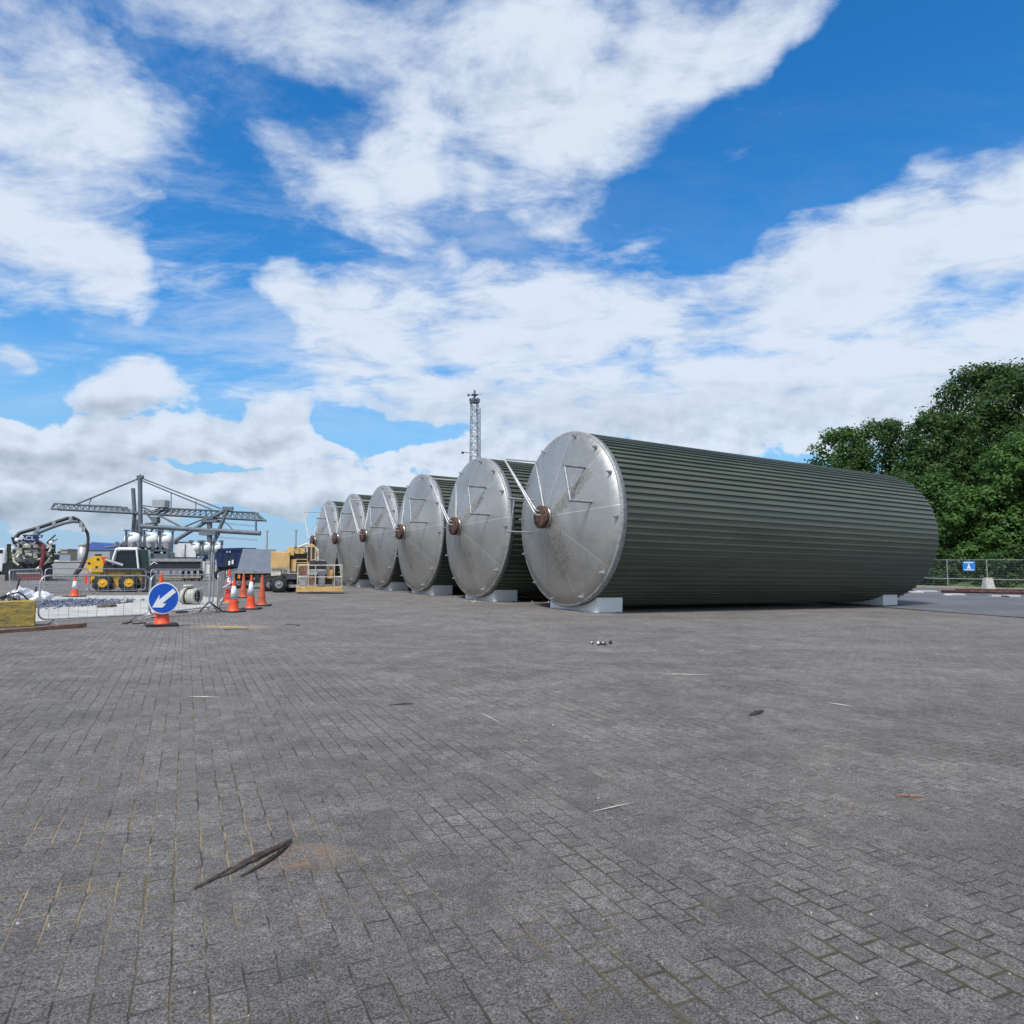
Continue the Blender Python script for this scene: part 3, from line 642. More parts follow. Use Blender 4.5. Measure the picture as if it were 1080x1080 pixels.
truss('boom', L_(168, 535.5), L_(269, 540.5), L_(150, 541.5), L_(277, 548.5), 19, 3)
seg('boom_end', [[L_(269, 540.5), L_(277, 547.5)], [L_(168, 535.5), L_(150, 533)]], .25)
seg('girder', [[L_(149, 555), L_(274.5, 562.5)]], .95)
seg('girder', [[L_(180, 572.5, 5), L_(235, 573.5, 5)]], .6)
seg('tie', [[L_(148, 504), L_(80, 532)]], .3); seg('tie', [[L_(148.5, 504), L_(233, 536.5)], [L_(150, 507, 4), L_(225, 538, 4)]], .28)
seg('hanger', [[L_(180.5, 519), L_(180.5, 536)]], .16); seg('hanger', [[L_(206.5, 528), L_(206.5, 538)]], .16); seg('hanger', [[L_(96.5, 525.5), L_(93.5, 533)]], .16)
seg('leg', [[L_(240.5, 536), L_(182, 572)], [L_(182, 572), L_(160, 586)]], .7)
seg('leg', [[L_(240.5, 536), L_(224.5, 575)], [L_(224, 575), L_(222, 596)]], .65)
seg('leg', [[L_(221, 548), L_(221.5, 596)]], .9)
mb = MB(); mb.box(-1.3, 1.5, -.5, .5, -.4, .5, Matrix.Translation(L_(240, 536.5))); mb.build('leg_head', 'crane', cr)
seg('brace', [[L_(151, 535), L_(192, 556)]], .35); seg('brace', [[L_(218, 546), L_(191, 557)]], .3); seg('brace', [[L_(152, 538), L_(172, 562)], [L_(158, 562), L_(168, 548)]], .4); seg('brace', [[L_(236, 549), L_(245, 558)]], .2)
mb = MB(); q = L_(170, 531.5); mb.box(q.x - 1.7, q.x + 1.7, q.y - 1.5, q.y + 1.5, q.z - 1, q.z + 1); mb.build('machinery_house', 'lgrey', cr)
mb = MB(); q = L_(164.5, 548.5); mb.box(q.x - .7, q.x + .7, -1, 1, q.z - .9, q.z + .9); mb.tube([L_(153, 552.5), L_(166, 551.5)], .3, 5); mb.build('operator_cab', 'crane', cr)
mb = MB(); q = L_(221, 549)
mb.box(q.x - 2.0, q.x + 2.4, -1, 2, q.z - .5, q.z + .2); mb.box(q.x - 1.4, q.x + 1.4, -1, 2, q.z + .4, q.z + 1.2); mb.build('trolley', 'crane', cr); mb = MB(); q = L_(222, 563); mb.box(q.x - 2.8, q.x + 1.8, -1, 2, q.z - .4, q.z + .7); mb.build('trolley', 'crane', cr)
seg('rail_hanger', [[L_(270, 548.5), L_(270, 562)]], .35)
for (x0, y0, x1, y1) in ((232, 549, 270, 552.5), (228, 564, 271, 567)):
    mb = MB(); a, b_ = L_(x0, y0), L_(x1, y1)
    mb.tube([a + (b_ - a) * (i / 24) + Vector((0, 0, -.35 - (.55 if i % 2 else 0))) for i in range(25)], .09, 4); mb.build('festoon_cable', 'crane', cr)

# ---------------------------------------------------------------- far skyline on the left
def far_box(px0, px1, py, Y, m, name, label, cat, depth=8, roof=None):
    a, b_ = atY(px0, py, Y), atY(px1, py, Y); c = (a + b_) / 2; g = gz(c.x, Y)
    t = thing(name, label, cat, (c.x, Y, g)); wd = (b_.x - a.x) / 2
    mb = MB(); mb.box(-wd, wd, 0, depth, -.3, c.z - g); mb.build('wall', m, t)
    mb = MB(); n = max(1, int(wd * 2 / 4))
    for k in range(n):
        x = -wd + (k + .5) * 2 * wd / n
        for z in (1.5, 4.3, 7): 
            if z + 1.2 < c.z - g: mb.box(x - .6, x + .6, -.06, 0, z, z + 1.1)
    if mb.v: mb.build('window', 'glass', t)
    mb = MB()
    if roof: h_ = c.z - g; mb.poly([(-wd - .3, h_), (-wd * .6, h_ + roof), (wd * .7, h_ + roof * .8), (wd + .3, h_)], -.2, depth + .2); mb.build('roof', 'roofblue', t)
    else: h_ = c.z - g; mb.box(-wd - .2, wd + .2, -.2, depth + .2, h_, h_ + .25); mb.build('roof', 'far_building', t)
    return t
hl = MB(); q = random.Random(3); n = 120
for i in range(n + 1):
    px = -500 + 2400 * i / n; e = 6.5 + 2.0 * math.sin(i * .37) + 1.2 * math.sin(i * 1.1 + 1) + q.uniform(-.4, .4)
    p = atY(px, HOR, 900); hl.v += [(p.x, 900, -60), (p.x, 905, 6 + e * .9), (p.x, 960, 6)]
for i in range(n): a = i * 3; hl.f += [(a, a + 3, a + 4, a + 1), (a + 1, a + 4, a + 5, a + 2)]; hl.sm += [True, True]
hl.build('hills', 'far_green')['kind'] = 'structure'
def leafball(mb, c, r, n, size, q, squash=.8):
    for _ in range(n):
        d = Vector((q.gauss(0, 1), q.gauss(0, 1), q.gauss(0, 1))).normalized(); p = Vector(c) + Vector((d.x, d.y, d.z * squash)) * r * q.uniform(.6, 1.05)
        a = Vector((q.gauss(0, 1), q.gauss(0, 1), q.gauss(0, .6))).normalized() * size * q.uniform(.6, 1.2); b = a.orthogonal().normalized() * size * q.uniform(.4, .9)
        mb.add([p - a, p - b, p + a, p + b], [(0, 1, 2, 3)])
fw = MB(); q = random.Random(5)
for px in range(-60, 104, 3):
    p = atY(px, 588, 170); leafball(fw, (p.x, 170 + q.uniform(0, 6), q.uniform(1.2, 2.5)), 2.2, 60, .5, q)
fw.build('woodland', 'leaf_dark'); tag(bpy.data.objects['woodland'], 'dark distant woodland along the horizon at far left', 'woodland', kind='stuff')
far_box(64, 71, 580, 155, 'far_sand', 'distant_tower', 'small sandstone tower block on the skyline right of the vacuum truck', 'building', 5)
far_box(58, 62, 584.5, 150, 'white_paint', 'distant_kiosk', 'tiny white hut on the skyline beside the vacuum truck', 'building', 4)
far_box(92, 116, 580, 120, 'far_building', 'distant_shed', 'blue roofed shed behind the yellow loader', 'building', 10, roof=1.4)
ss = atY(87, 590, 110); t = thing('silo', 'pale grey silo behind the suction hose', 'silo', (ss.x, 110, gz(ss.x, 110)))
hh = atY(87, 576, 110).z - t.location.z; mb = MB(); mb.lathe([(.72, 0), (.72, hh)], 20); mb.build('barrel', 'lgrey', t); mb = MB(); mb.lathe([(.76, hh), (.3, hh + .5), (.1, hh + .55)], 20); mb.build('roof', 'far_building', t)
# low pale wall / stacked concrete barriers across the far yard
Yw = 74
for (x0, x1, y1, lb) in ((-60, 4, 589, 'grey low yard wall at the left edge behind the vacuum truck'), (52, 118, 592.5, 'grey low yard wall between the vacuum truck and the yellow loader'), (300, 335, 594, 'grey low yard wall behind the beige boom lift')):
    a, b_ = atY(x0, y1, Yw), atY(x1, y1, Yw); c = (a + b_) / 2; t = thing('yard_wall', lb, 'wall', (c.x, Yw, gz(c.x, Yw)), 0)
    mb = MB(); wd = (b_.x - a.x) / 2; h_ = c.z - t.location.z; k = max(2, int(wd * 2 / 2.4))
    for i in range(k): x = -wd + 2 * wd * i / k; mb.box(x + .02, x + 2 * wd / k - .02, 0, .5, 0, h_)
    mb.build('panel', 'wall', t); mb = MB(); mb.box(-wd, wd, -.1, .6, h_ + .01, h_ + .1); mb.build('coping', 'conc', t)
for px, py, Y, lb in ((280.5, 561, 120, 'thin grey pole rising behind the grey skip trailer'), (311, 560, 120, 'thin grey pole rising behind the beige boom lift')):
    p = atY(px, 590, Y); t = thing('lighting_pole', lb, 'pole', (p.x, Y, gz(p.x, Y))); hh = atY(px, py, Y).z - t.location.z
    mb = MB(); mb.tube([(0, 0, 0), (.1, 0, hh)], [.22, .14], 8); mb.build('shaft', 'mast', t); mb = MB(); mb.box(-.2, .35, -.15, .15, hh, hh + .25); mb.build('lamp', 'lgrey', t)

# ---------------------------------------------------------------- stacked white drums and dark machinery on racks
def domed_rack(px0, px1, ytop, ybot, Y, lb):
    c = atY((px0 + px1) / 2, 590, Y); g = gz(c.x, Y); t = thing('domed_tank', lb, 'tank', (c.x, Y, g), -math.atan2(c.x, Y), 'white round topped tanks on racks')
    wd = (px1 - px0) / 2 * Y / F; zt = atY(100, ytop, Y).z - g; zb = atY(100, ybot, Y).z - g; r = wd * 1.22
    mb = MB(); pr = [(r * .98, zb - .3)] + [(r * math.cos(a), zb + (zt - zb) * (.25 + .75 * math.sin(a))) for a in (0, .3, .6, .9, 1.2, 1.45)]; pr.append((.05, zt)); mb.lathe(pr, 24); mb.build('shell', 'white_paint', t)
    mb = MB()
    for sx_ in (-1, 1):
        for sy_ in (-1, 1): mb.box(sx_ * (wd - .05) - .08, sx_ * (wd - .05) + .08, sy_ * r * .8 - .08, sy_ * r * .8 + .08, 0, zt + .05)
        mb.box(sx_ * (wd - .05) - .08, sx_ * (wd - .05) + .08, -r, r, zt + .06, zt + .2)
        mb.box(sx_ * (wd - .1) - .25, sx_ * (wd - .1) + .25, -r - .1, -r + .1, zt + .06, zt + .2)
    mb.box(-wd + .1, wd - .1, -r, r, zb - .55, zb - .35); mb.build('rack', 'crane', t)
for i, (a, b_) in enumerate(((132.5, 147), (151.5, 166), (168, 181))): domed_rack(a, b_, 561.5, 571, 62, ['left one of the three large white domed tanks above the loader cab', 'middle one of the three large white domed tanks above the loader cab', 'right one of the three large white domed tanks above the loader cab'][i])
for i, (a, b_) in enumerate(((200.5, 211), (213, 222.5), (224.5, 233.5))): domed_rack(a, b_, 572, 579, 72, ['left one of the three small white domed tanks before the crane legs', 'middle one of the three small white domed tanks before the crane legs', 'right one of the three small white domed tanks before the navy tipper'][i])
S1 = Spot(150, 600, Y=58)
t = thing('screening_plant', 'jumble of grey pipes and white drums piled behind the loader cab', 'machinery', S1.p, S1.rz)
q = random.Random(11)
for k in range(9):
    mb = MB(); x = S1.X(124 + k * 6.3); z = S1.Z(576 - q.uniform(0, 2) + (2 if k > 6 else 0)); r = S1.mz * q.uniform(2.2, 3.2)
    mb.lathe([(r * .9, -.9), (r, -.8), (r, .7), (r * .8, .85)], 14, 'y', (x, 0, z)); mb.build('drum', 'lgrey' if k % 3 != 1 else 'crane', t)
mb = MB()
for k in range(16):
    x0 = S1.X(122 + q.uniform(0, 54)); x1 = x0 + q.uniform(-1.3, 1.3); mb.tube([(x0, q.uniform(-.8, .8), S1.Z(q.uniform(572, 588))), (x1, q.uniform(-.8, .8), S1.Z(q.uniform(572, 588)))], q.uniform(.06, .14), 6)
mb.build('pipework', 'crane', t)
mb = MB()
for px in (123, 141, 160, 178):
    for y in (-.9, .9): x = S1.X(px); mb.box(x - .1, x + .1, y - .1, y + .1, 0, S1.Z(572))
mb.box(S1.X(121.5), S1.X(180), -1, 1, S1.Z(581.5), S1.Z(579.5)); mb.box(S1.X(156), S1.X(180), -1, 1, S1.Z(592), S1.Z(584)); mb.build('frame', 'crane', t)
S1 = Spot(190, 600, Y=64)
t = thing('pale_container', 'pale grey shed shaped cover between the domed tanks and the flatbed', 'container', S1.p, S1.rz)
mb = MB(); mb.poly([(S1.X(184), 0), (S1.X(184), S1.Z(577)), (S1.X(187), S1.Z(573)), (S1.X(200), S1.Z(573)), (S1.X(206), S1.Z(583)), (S1.X(206), 0)], 0, 2); mb.build('cover', 'white_paint', t)
mb = MB(); mb.box(S1.X(183), S1.X(207), -.05, 2.05, S1.Z(589), S1.Z(587.5)); mb.box(S1.X(194), S1.X(195), -.05, 2.05, 0, S1.Z(574)); mb.build('band', 'crane', t)

# ---------------------------------------------------------------- low flatbed trailer
def wheel(mb_t, mb_r, x, y, z, r, wdt, n=20):
    mb_t.lathe([(r * .46, -wdt / 2), (r * .92, -wdt / 2), (r, -wdt * .36), (r, wdt * .36), (r * .92, wdt / 2), (r * .55, wdt / 2)], n, 'y', (x, y, z))
    mb_r.lathe([(r * .47, -wdt / 2 - .015), (r * .42, -wdt / 2 + .05), (r * .2, -wdt / 2 + .06), (r * .18, -wdt / 2 - .02), (.02, -wdt / 2 - .02)], 16, 'y', (x, y, z))
def add_wheel(parent, x, y, z, r, wdt, rim='steel', flip=False):
    a, b = MB(), MB(); wheel(a, b, 0, 0, 0, r, wdt); w_ = a.build('wheel', 'dark', parent); w_.location = (x, y, z)
    if flip: w_.rotation_euler = (0, 0, math.pi)
    for k in range(22):      # tread lugs
        pass
    b.build('rim', rim, w_); return w_
S1 = Spot(185, 613)
t = thing('flatbed_trailer', 'long dark low flatbed trailer with a grey deck edge behind the blue arrow sign', 'trailer', S1.p, S1.rz)
mb = MB(); mb.box(S1.X(156), S1.X(211.5), 0, 2.4, S1.Z(599), S1.Z(592.3)); mb.build('box_side', 'black', t)
mb = MB(); mb.box(S1.X(155), S1.X(212.5), -.1, 2.5, S1.Z(592.2), S1.Z(589.2)); mb.build('deck', 'lgrey', t)
mb = MB(); mb.box(S1.X(150), S1.X(214), .1, 2.3, S1.Z(601.5), S1.Z(599.2)); mb.build('chassis', 'steel', t)
for k in range(3): add_wheel(t, S1.X(196 + k * 7), .5, .42, .4, .35)
for k in range(9): mb = MB(); x = S1.X(158 + k * 6.3); mb.box(x - .09, x + .09, .05, .2, .25, S1.Z(601.7)); mb.build('stake', 'lgrey', t)
mb = MB(); mb.box(S1.X(156), S1.X(212), 0, .25, .22, .34); mb.build('side_rail', 'far_sand', t)
S1 = Spot(219, 608)
t = thing('tool_crate', 'stepped white steel box standing at the end of the flatbed', 'box', S1.p, S1.rz)
mb = MB(); mb.box(S1.X(216.5), S1.X(227.8), 0, 1.2, 0, S1.Z(590), ch=.03); mb.box(S1.X(211), S1.X(216.4), .1, 1.2, 0, S1.Z(592), ch=.03); mb.build('body', 'white_paint', t)
mb = MB(); mb.box(S1.X(217), S1.X(227.4), -.03, 0, S1.Z(594.4), S1.Z(593.8)); mb.box(S1.X(222), S1.X(222.4), -.03, 0, S1.Z(606), S1.Z(591)); mb.build('lid_trim', 'lgrey', t)
# navy round drum
S1 = Spot(211, 606)
t = thing('navy_drum', 'navy blue half round drum end between white box and flatbed', 'drum', S1.p, S1.rz)
mb = MB(); r = S1.X(219.5) - S1.X(211.5); zc = S1.Z(587.5); mb.lathe([(r * .3, -.12), (r * .97, -.08), (r, 0), (r, 1.4), (r * .9, 1.5)], 32, 'y', (0, 0, zc)); mb.build('drum', 'navy', t)
mb = MB(); mb.box(-r * .9, r * .9, .1, 1.3, 0, zc - r * .75); mb.build('base', 'black', t)
mb = MB(); mb.box(-r * .42, r * .42, -.15, -.13, zc - .06, zc + .08); mb.build('label_strip', 'sleeve', t)

# ---------------------------------------------------------------- navy tipper body
S1 = Spot(240, 606, Y=55)
t = thing('navy_tipper', 'navy blue tipper truck body with ribbed tailgate beside the grey skip trailer', 'truck', S1.p, S1.rz)
mb = MB(); mb.poly([(S1.X(229), S1.Z(598)), (S1.X(226.5), S1.Z(583)), (S1.X(231), S1.Z(578.5)), (S1.X(257), S1.Z(577.5)), (S1.X(258), S1.Z(579)), (S1.X(252), S1.Z(598))], 0, 2.6); mb.build('body', 'navy', t)
mb = MB()
for px in (233, 240, 247, 253): mb.box(S1.X(px) - .05, S1.X(px) + .05, -.09, 0, S1.Z(592), S1.Z(580))
mb.box(S1.X(228), S1.X(256), -.1, -.01, S1.Z(580.5), S1.Z(579.2)); mb.box(S1.X(254), S1.X(270), .2, .8, S1.Z(578.8), S1.Z(577.8)); mb.build('rib', 'navy', t)
mb = MB(); mb.box(S1.X(237), S1.X(247), -.04, -.005, S1.Z(597), S1.Z(588)); mb.build('opening', 'black', t)
mb = MB(); mb.box(S1.X(238), S1.X(242.5), -.06, -.04, S1.Z(582.8), S1.Z(581)); mb.build('number_panel', 'sleeve', t)
for px, py in ((241.5, 594.5), (245, 593.5)):
    mb = MB(); mb.box(S1.X(px) - .07, S1.X(px) + .07, -.12, -.045, S1.Z(py) - .12, S1.Z(py) + .22, ch=.02); mb.build('tail_lamp', 'white_paint', t)
mb = MB(); mb.box(S1.X(229), S1.X(254), .2, 2.4, .7, S1.Z(598.2)); mb.build('chassis', 'black', t)
for px in (233, 250): add_wheel(t, S1.X(px), .3, .5, .5, .35)
mb = MB(); mb.tube([(S1.X(223), 1, 0), (S1.X(223), 1, S1.Z(582))], .09); mb.tube([(S1.X(225), 1, 0), (S1.X(225), 1, S1.Z(584))], .09); mb.build('ladder_post', 'lgrey', t)

# ---------------------------------------------------------------- grey skip trailer
S1 = Spot(284, 621)
t = thing('skip_trailer', 'flat grey sided skip trailer with slanted front and big tyres behind the cones', 'trailer', S1.p, S1.rz)
mb = MB(); mb.poly([(S1.X(250), S1.Z(602.5)), (S1.X(255.5), S1.Z(579)), (S1.X(290), S1.Z(579.5)), (S1.X(290), S1.Z(602.5))], 0, 1.7); mb.build('body', 'grey', t)
mb = MB(); mb.box(S1.X(246.5), S1.X(290.5), -.04, 1.74, S1.Z(604.5), S1.Z(602.7)); mb.box(S1.X(267), S1.X(275), -.06, -.0, S1.Z(602.6), S1.Z(601.2)); mb.build('sill', 'lgrey', t)
mb = MB(); mb.box(S1.X(248), S1.X(286), .15, 1.5, S1.Z(609), S1.Z(604.7)); mb.build('chassis', 'dark_rust', t)
mb = MB(); mb.box(S1.X(268.5), S1.X(274.5), -.0, .5, S1.Z(614.5), S1.Z(606)); mb.build('tool_box', 'black', t)
mb = MB(); mb.box(S1.X(251), S1.X(253.5), -.02, .1, S1.Z(610), S1.Z(606), ch=.01); mb.build('marker_lamp', 'amber', t)
add_wheel(t, S1.X(283.5), .2, .44, .42, .4); add_wheel(t, S1.X(252), .4, .36, .34, .3); add_wheel(t, S1.X(262), .4, .36, .34, .3)

# ---------------------------------------------------------------- beige boom lift
S1 = Spot(320, 625)
t = thing('boom_lift', 'beige boom lift with railed work basket lowered near the farthest tank', 'boom lift', S1.p, S1.rz)
mb = MB(); mb.box(S1.X(285.5), S1.X(305), -.1, 1.7, S1.Z(599.5), S1.Z(581.8), ch=.06); mb.build('counterweight', 'beige', t)
mb = MB(); mb.box(S1.X(302), S1.X(309.5), .1, 1.4, S1.Z(586), S1.Z(576.8), ch=.04); mb.build('engine_hood', 'beige', t)
mb = MB(); mb.box(S1.X(286), S1.X(296), 0, 1.4, S1.Z(607), S1.Z(600.5)); mb.box(S1.X(298), S1.X(302), .1, 1.2, S1.Z(605), S1.Z(601)); mb.build('undercarriage', 'cream', t)
mb = MB(); mb.box(S1.X(305.2), S1.X(323), .25, 1.5, S1.Z(604), S1.Z(584)); mb.box(S1.X(310), S1.X(322), .2, 1.2, S1.Z(583), S1.Z(577)); mb.build('engine_bay', 'black', t)
mb = MB(); mb.box(S1.X(306), S1.X(312), .1, .3, S1.Z(603), S1.Z(590), ch=.03); mb.box(S1.X(314), S1.X(322), .05, .3, S1.Z(604), S1.Z(595), ch=.03); mb.build('side_cover', 'beige', t)
mb = MB()
for py in (578, 581.5, 589.5, 593): mb.box(S1.X(311), S1.X(323), .1, .3, S1.Z(py + 1), S1.Z(py))
for px in (313, 317.5): mb.lathe([(.16, -.1), (.16, .12)], 12, 'y', (S1.X(px), .15, S1.Z(581)))
mb.build('hydraulics', 'beige_y', t)
mb = MB(); mb.poly([(S1.X(322.5), S1.Z(600)), (S1.X(324), S1.Z(574.5)), (S1.X(330), S1.Z(574)), (S1.X(332.5), S1.Z(579)), (S1.X(333), S1.Z(600))], .1, .9); mb.build('tower_arm', 'beige', t)
mb = MB()
for px in (325, 329.5): mb.box(S1.X(px) - .06, S1.X(px) + .06, .07, .1, S1.Z(592), S1.Z(577))
mb.build('arm_slot', 'black', t)
mb = MB(); mb.tube([(S1.X(310), .5, S1.Z(579)), (S1.X(323), .5, S1.Z(573)), (S1.X(326), .5, S1.Z(575.5)), (S1.X(309), .5, S1.Z(583))], .07, 6); mb.tube([(S1.X(326), .4, S1.Z(575)), (S1.X(333), .4, S1.Z(580)), (S1.X(334), .2, S1.Z(597))], .13, 8); mb.build('boom', 'cream', t)
mb = MB(); mb.box(S1.X(290), S1.X(313), .5, 1.2, S1.Z(611), S1.Z(605.5)); mb.box(S1.X(303), S1.X(318), .3, .8, S1.Z(619.5), S1.Z(616.5)); mb.build('chassis', 'lgrey', t)
for px, y, r in ((283.5, 1.5, .36), (294.5, -.05, .42), (306, 1.5, .36)):
    w_ = add_wheel(t, S1.X(px), y, r + .02, r, .4, 'steel')
    mb = MB()
    for k in range(18):
        a = k * math.pi / 9; c = Matrix.Rotation(-a, 4, 'Y') @ Matrix.Translation((r + .01, 0, 0)) @ Matrix.Rotation(.5 * (-1) ** k, 4, 'X')
        mb.box(-.03, .03, -.2, .2, -.025, .025, c)
    mb.build('tread', 'dark', w_)
bz0, bz1 = S1.Z(623), S1.Z(596)
mb = MB(); mb.box(S1.X(312.5), S1.X(332), -1.3, .0, bz0, S1.Z(617.5), ch=.02); mb.box(S1.X(332), S1.X(360), -1.3, 0, bz0, S1.Z(618), ch=.02); fl_ = mb.build('basket_floor', 'beige_y', t)
mb = MB(); X0, X1 = S1.X(313.5), S1.X(359.5)
for y in (-1.28, -.02):
    for px in (313.7, 325, 332, 351.5, 359.3): mb.tube([(S1.X(px), y, bz0 + .1), (S1.X(px), y, bz1)], .018, 6)
    mb.tube([(X0, y, bz1), (X1, y, bz1)], .025, 6); mb.tube([(X0, y, S1.Z(608)), (X1, y, S1.Z(608))], .02, 6)
for x in (X0, X1): mb.tube([(x, -1.28, bz1), (x, -.02, bz1)], .025, 6); mb.tube([(x, -1.28, S1.Z(608)), (x, -.02, S1.Z(608))], .02, 6)
mb.build('guard_rail', 'cream', t)
for k, (a, b_, c, d, mm) in enumerate(((335, 605, 342, 617, 'steel'), (344, 601, 350, 610, 'beige_y'), (316, 608, 322, 617, 'lgrey'), (324, 606, 331, 616, 'wood'), (352, 608, 358, 617.5, 'steel'), (326, 597, 331, 603, 'lgrey'))):
    mb = MB(); y0 = -1.1 + .14 * k; mb.box(S1.X(a), S1.X(c), y0, y0 + .3, S1.Z(d), S1.Z(b_), ch=.03); mb.build('stowed_tool_box', mm, t)
mb = MB(); mb.box(S1.X(325.5), S1.X(343), -1.2, -.7, S1.Z(600), S1.Z(591.5), ch=.03); mb.box(S1.X(333), S1.X(350), -.6, -.2, S1.Z(616), S1.Z(606)); mb.build('control_console', 'black', t)
mb = MB(); mb.box(S1.X(315), S1.X(323), -.9, -.3, S1.Z(606.5), S1.Z(596.5), ch=.02); mb.box(S1.X(347), S1.X(351), -.5, -.2, S1.Z(608), S1.Z(597)); mb.build('junction_box', 'wood', t)
mb = MB(); mb.box(S1.X(327), S1.X(342), -1.25, -1.0, S1.Z(602), S1.Z(600)); mb.tube([(S1.X(328), -1.1, S1.Z(591)), (S1.X(333), -1.0, S1.Z(590)), (S1.X(342), -1.1, S1.Z(592)), (S1.X(346), -.5, S1.Z(596))], .04, 6); mb.build('cable', 'lgrey', t)

# ---------------------------------------------------------------- yellow skid-steer loader
S1 = Spot(122, 624.3, yaw=-.12)
t = thing('skid_steer_loader', 'yellow skid steer loader with white framed dark cab inside the barriers', 'loader', S1.p, S1.rz)
X, Z = S1.X, S1.Z
mb = MB(); mb.poly([(X(97), Z(619)), (X(95), Z(611)), (X(96), Z(602.5)), (X(148), Z(602.5)), (X(149), Z(614)), (X(146), Z(618)), (X(128), Z(619.5)), (X(118), Z(619.5))], .08, 1.4); mb.build('body', 'yellow', t)
mb = MB(); mb.poly([(X(90), Z(603)), (X(90.5), Z(591)), (X(94), Z(588.5)), (X(99), Z(586.3)), (X(104.5), Z(587)), (X(107.5), Z(592)), (X(109.5), Z(603))], .0, 1.5); mb.build('engine_cover', 'yellow', t)
mb = MB(); mb.box(X(88.5), X(95), .1, 1.3, Z(615.5), Z(605)); mb.poly([(X(106), Z(592)), (X(106), Z(587)), (X(110.5), Z(588)), (X(114), Z(594)), (X(112), Z(601)), (X(109.6), Z(601))], .1, .5); mb.build('rear_guard', 'orange', t)
mb = MB()
for px, py in ((93, 594), (102, 590), (101, 598)): mb.box(X(px) - .05, X(px) + .05, -.02, 0, Z(py) - .04, Z(py) + .05)
mb.build('vent', 'black', t)
for px in (108.5, 136):
    for y, fl2 in ((-.02, False), (1.42, True)): 
        w_ = add_wheel(t, X(px), y, .43, .42, .36, 'yellow', flip=fl2)
        mb = MB()
        for k in range(20):
            a = k * math.pi / 10; c = Matrix.Rotation(-a, 4, 'Y') @ Matrix.Translation((.42, .1 * (-1) ** k, 0)) @ Matrix.Rotation(.5 * (-1) ** k, 4, 'X'); mb.box(-.03, .025, -.1, .1, -.03, .03, c)
        mb.build('tread', 'dark', w_)
cab = MB()
for y in (.15, 1.35):
    for p in ((120.5, 579.3, 141.8, 579.3), (142.2, 579.3, 145, 599.5), (120.3, 579.3, 117.3, 589.5), (117.5, 589, 117, 600)): cab.tube([(X(p[0]), y - .02, Z(p[1])), (X(p[2]), y - .02, Z(p[3]))], .048, 6)
for px, py in ((120.5, 579), (142, 579)): cab.tube([(X(px), .15, Z(py)), (X(px), 1.35, Z(py))], .05, 6)
cb_ = cab.build('cab_frame', 'white_paint', t)
mb = MB(); mb.poly([(X(118), Z(599)), (X(121.5), Z(581)), (X(141.3), Z(581)), (X(143.6), Z(599))], .2, .24); mb.build('cab_window', 'glass', cb_); mb = MB(); mb.poly([(X(118), Z(599)), (X(121.5), Z(581)), (X(141.3), Z(581)), (X(143.6), Z(599))], 1.26, 1.3); mb.build('cab_window', 'glass', cb_)
mb = MB(); mb.box(X(119), X(143), .2, 1.3, Z(603), Z(599)); mb.box(X(124), X(131), .5, 1.0, Z(599), Z(588)); mb.build('seat', 'black', t)
mb = MB(); mb.poly([(X(145.8), Z(603)), (X(144), Z(580)), (X(154.5), Z(580.5)), (X(157), Z(603))], .25, 1.25); mb.build('cab_door', 'green_glass', t)
mb = MB(); mb.box(X(122), X(143), .15, 1.35, Z(578.6), Z(577.0), ch=.02); mb.build('roof', 'white_paint', t)
mb = MB(); mb.poly([(X(108), Z(602.5)), (X(108), Z(600.5)), (X(125), Z(599.8)), (X(150), Z(599.8)), (X(160), Z(601)), (X(162), Z(603.5)), (X(150), Z(602.6))], -.1, .1); mb.poly([(X(108), Z(597)), (X(112), Z(591)), (X(122), Z(599)), (X(122), Z(601)), (X(108), Z(601))], -.08, .08); mb.build('lift_arm', 'black', t)
mb = MB(); mb.tube([(X(110), -.12, Z(590.5)), (X(129), -.14, Z(596.3))], .075, 8); mb.build('lift_ram', 'galv', t)
mb = MB(); mb.poly([(X(148), Z(621)), (X(149), Z(604)), (X(162), Z(604.5)), (X(162.5), Z(621)), (X(156), Z(623))], 0, 1.5); mb.build('attachment', 'black', t)
mb = MB(); mb.tube([(X(158), .0, Z(596)), (X(162), 0, Z(593)), (X(166), 0, Z(595))], .03, 5); mb.build('mirror_arm', 'galv', t)

# ---------------------------------------------------------------- vacuum tanker, rear towards the camera
S1 = Spot(31, 612.5)
t = thing('vacuum_truck', 'vacuum tanker truck seen from its rear with curved suction boom', 'truck', S1.p, S1.rz)
X, Z = S1.X, S1.Z
mb = MB(); r = X(54) - X(31); zc = Z(584); r = X(51) - X(31); mb.lathe([(r * .2, -.55), (r * .6, -.45), (r * .92, -.15), (r, .1), (r, 5.5), (r * .9, 5.7)], 36, 'y', (X(31), .3, zc)); mb.build('tank', 'lgrey', t)
mb = MB(); mb.box(X(5.5), X(53.5), -.1, 6.5, Z(612), Z(592.5)); mb.box(X(2), X(9), .5, 2, Z(606), Z(594)); mb.build('chassis', 'black', t)
for px in (10, 16, 47, 52): add_wheel(t, X(px), .6, .52, .52, .35).rotation_euler = (0, 0, math.pi / 2)
q = random.Random(4)
panels = [(20, 575, 24.5, 578.5), (25, 574.5, 31, 578), (24.5, 580.5, 30.8, 583), (25.5, 583.5, 32.5, 586.5), (16, 579, 22, 584.5), (33, 574.5, 38, 578), (33.5, 580, 38.5, 589)]
for i, (a, b_, c, d) in enumerate(panels):
    mb = MB(); mb.box(X(a), X(c), -.55, -.2, Z(d), Z(b_), ch=.03); mb.build('equipment_box', 'cream' if i % 2 else 'stone_pipe', t)
mb = MB()
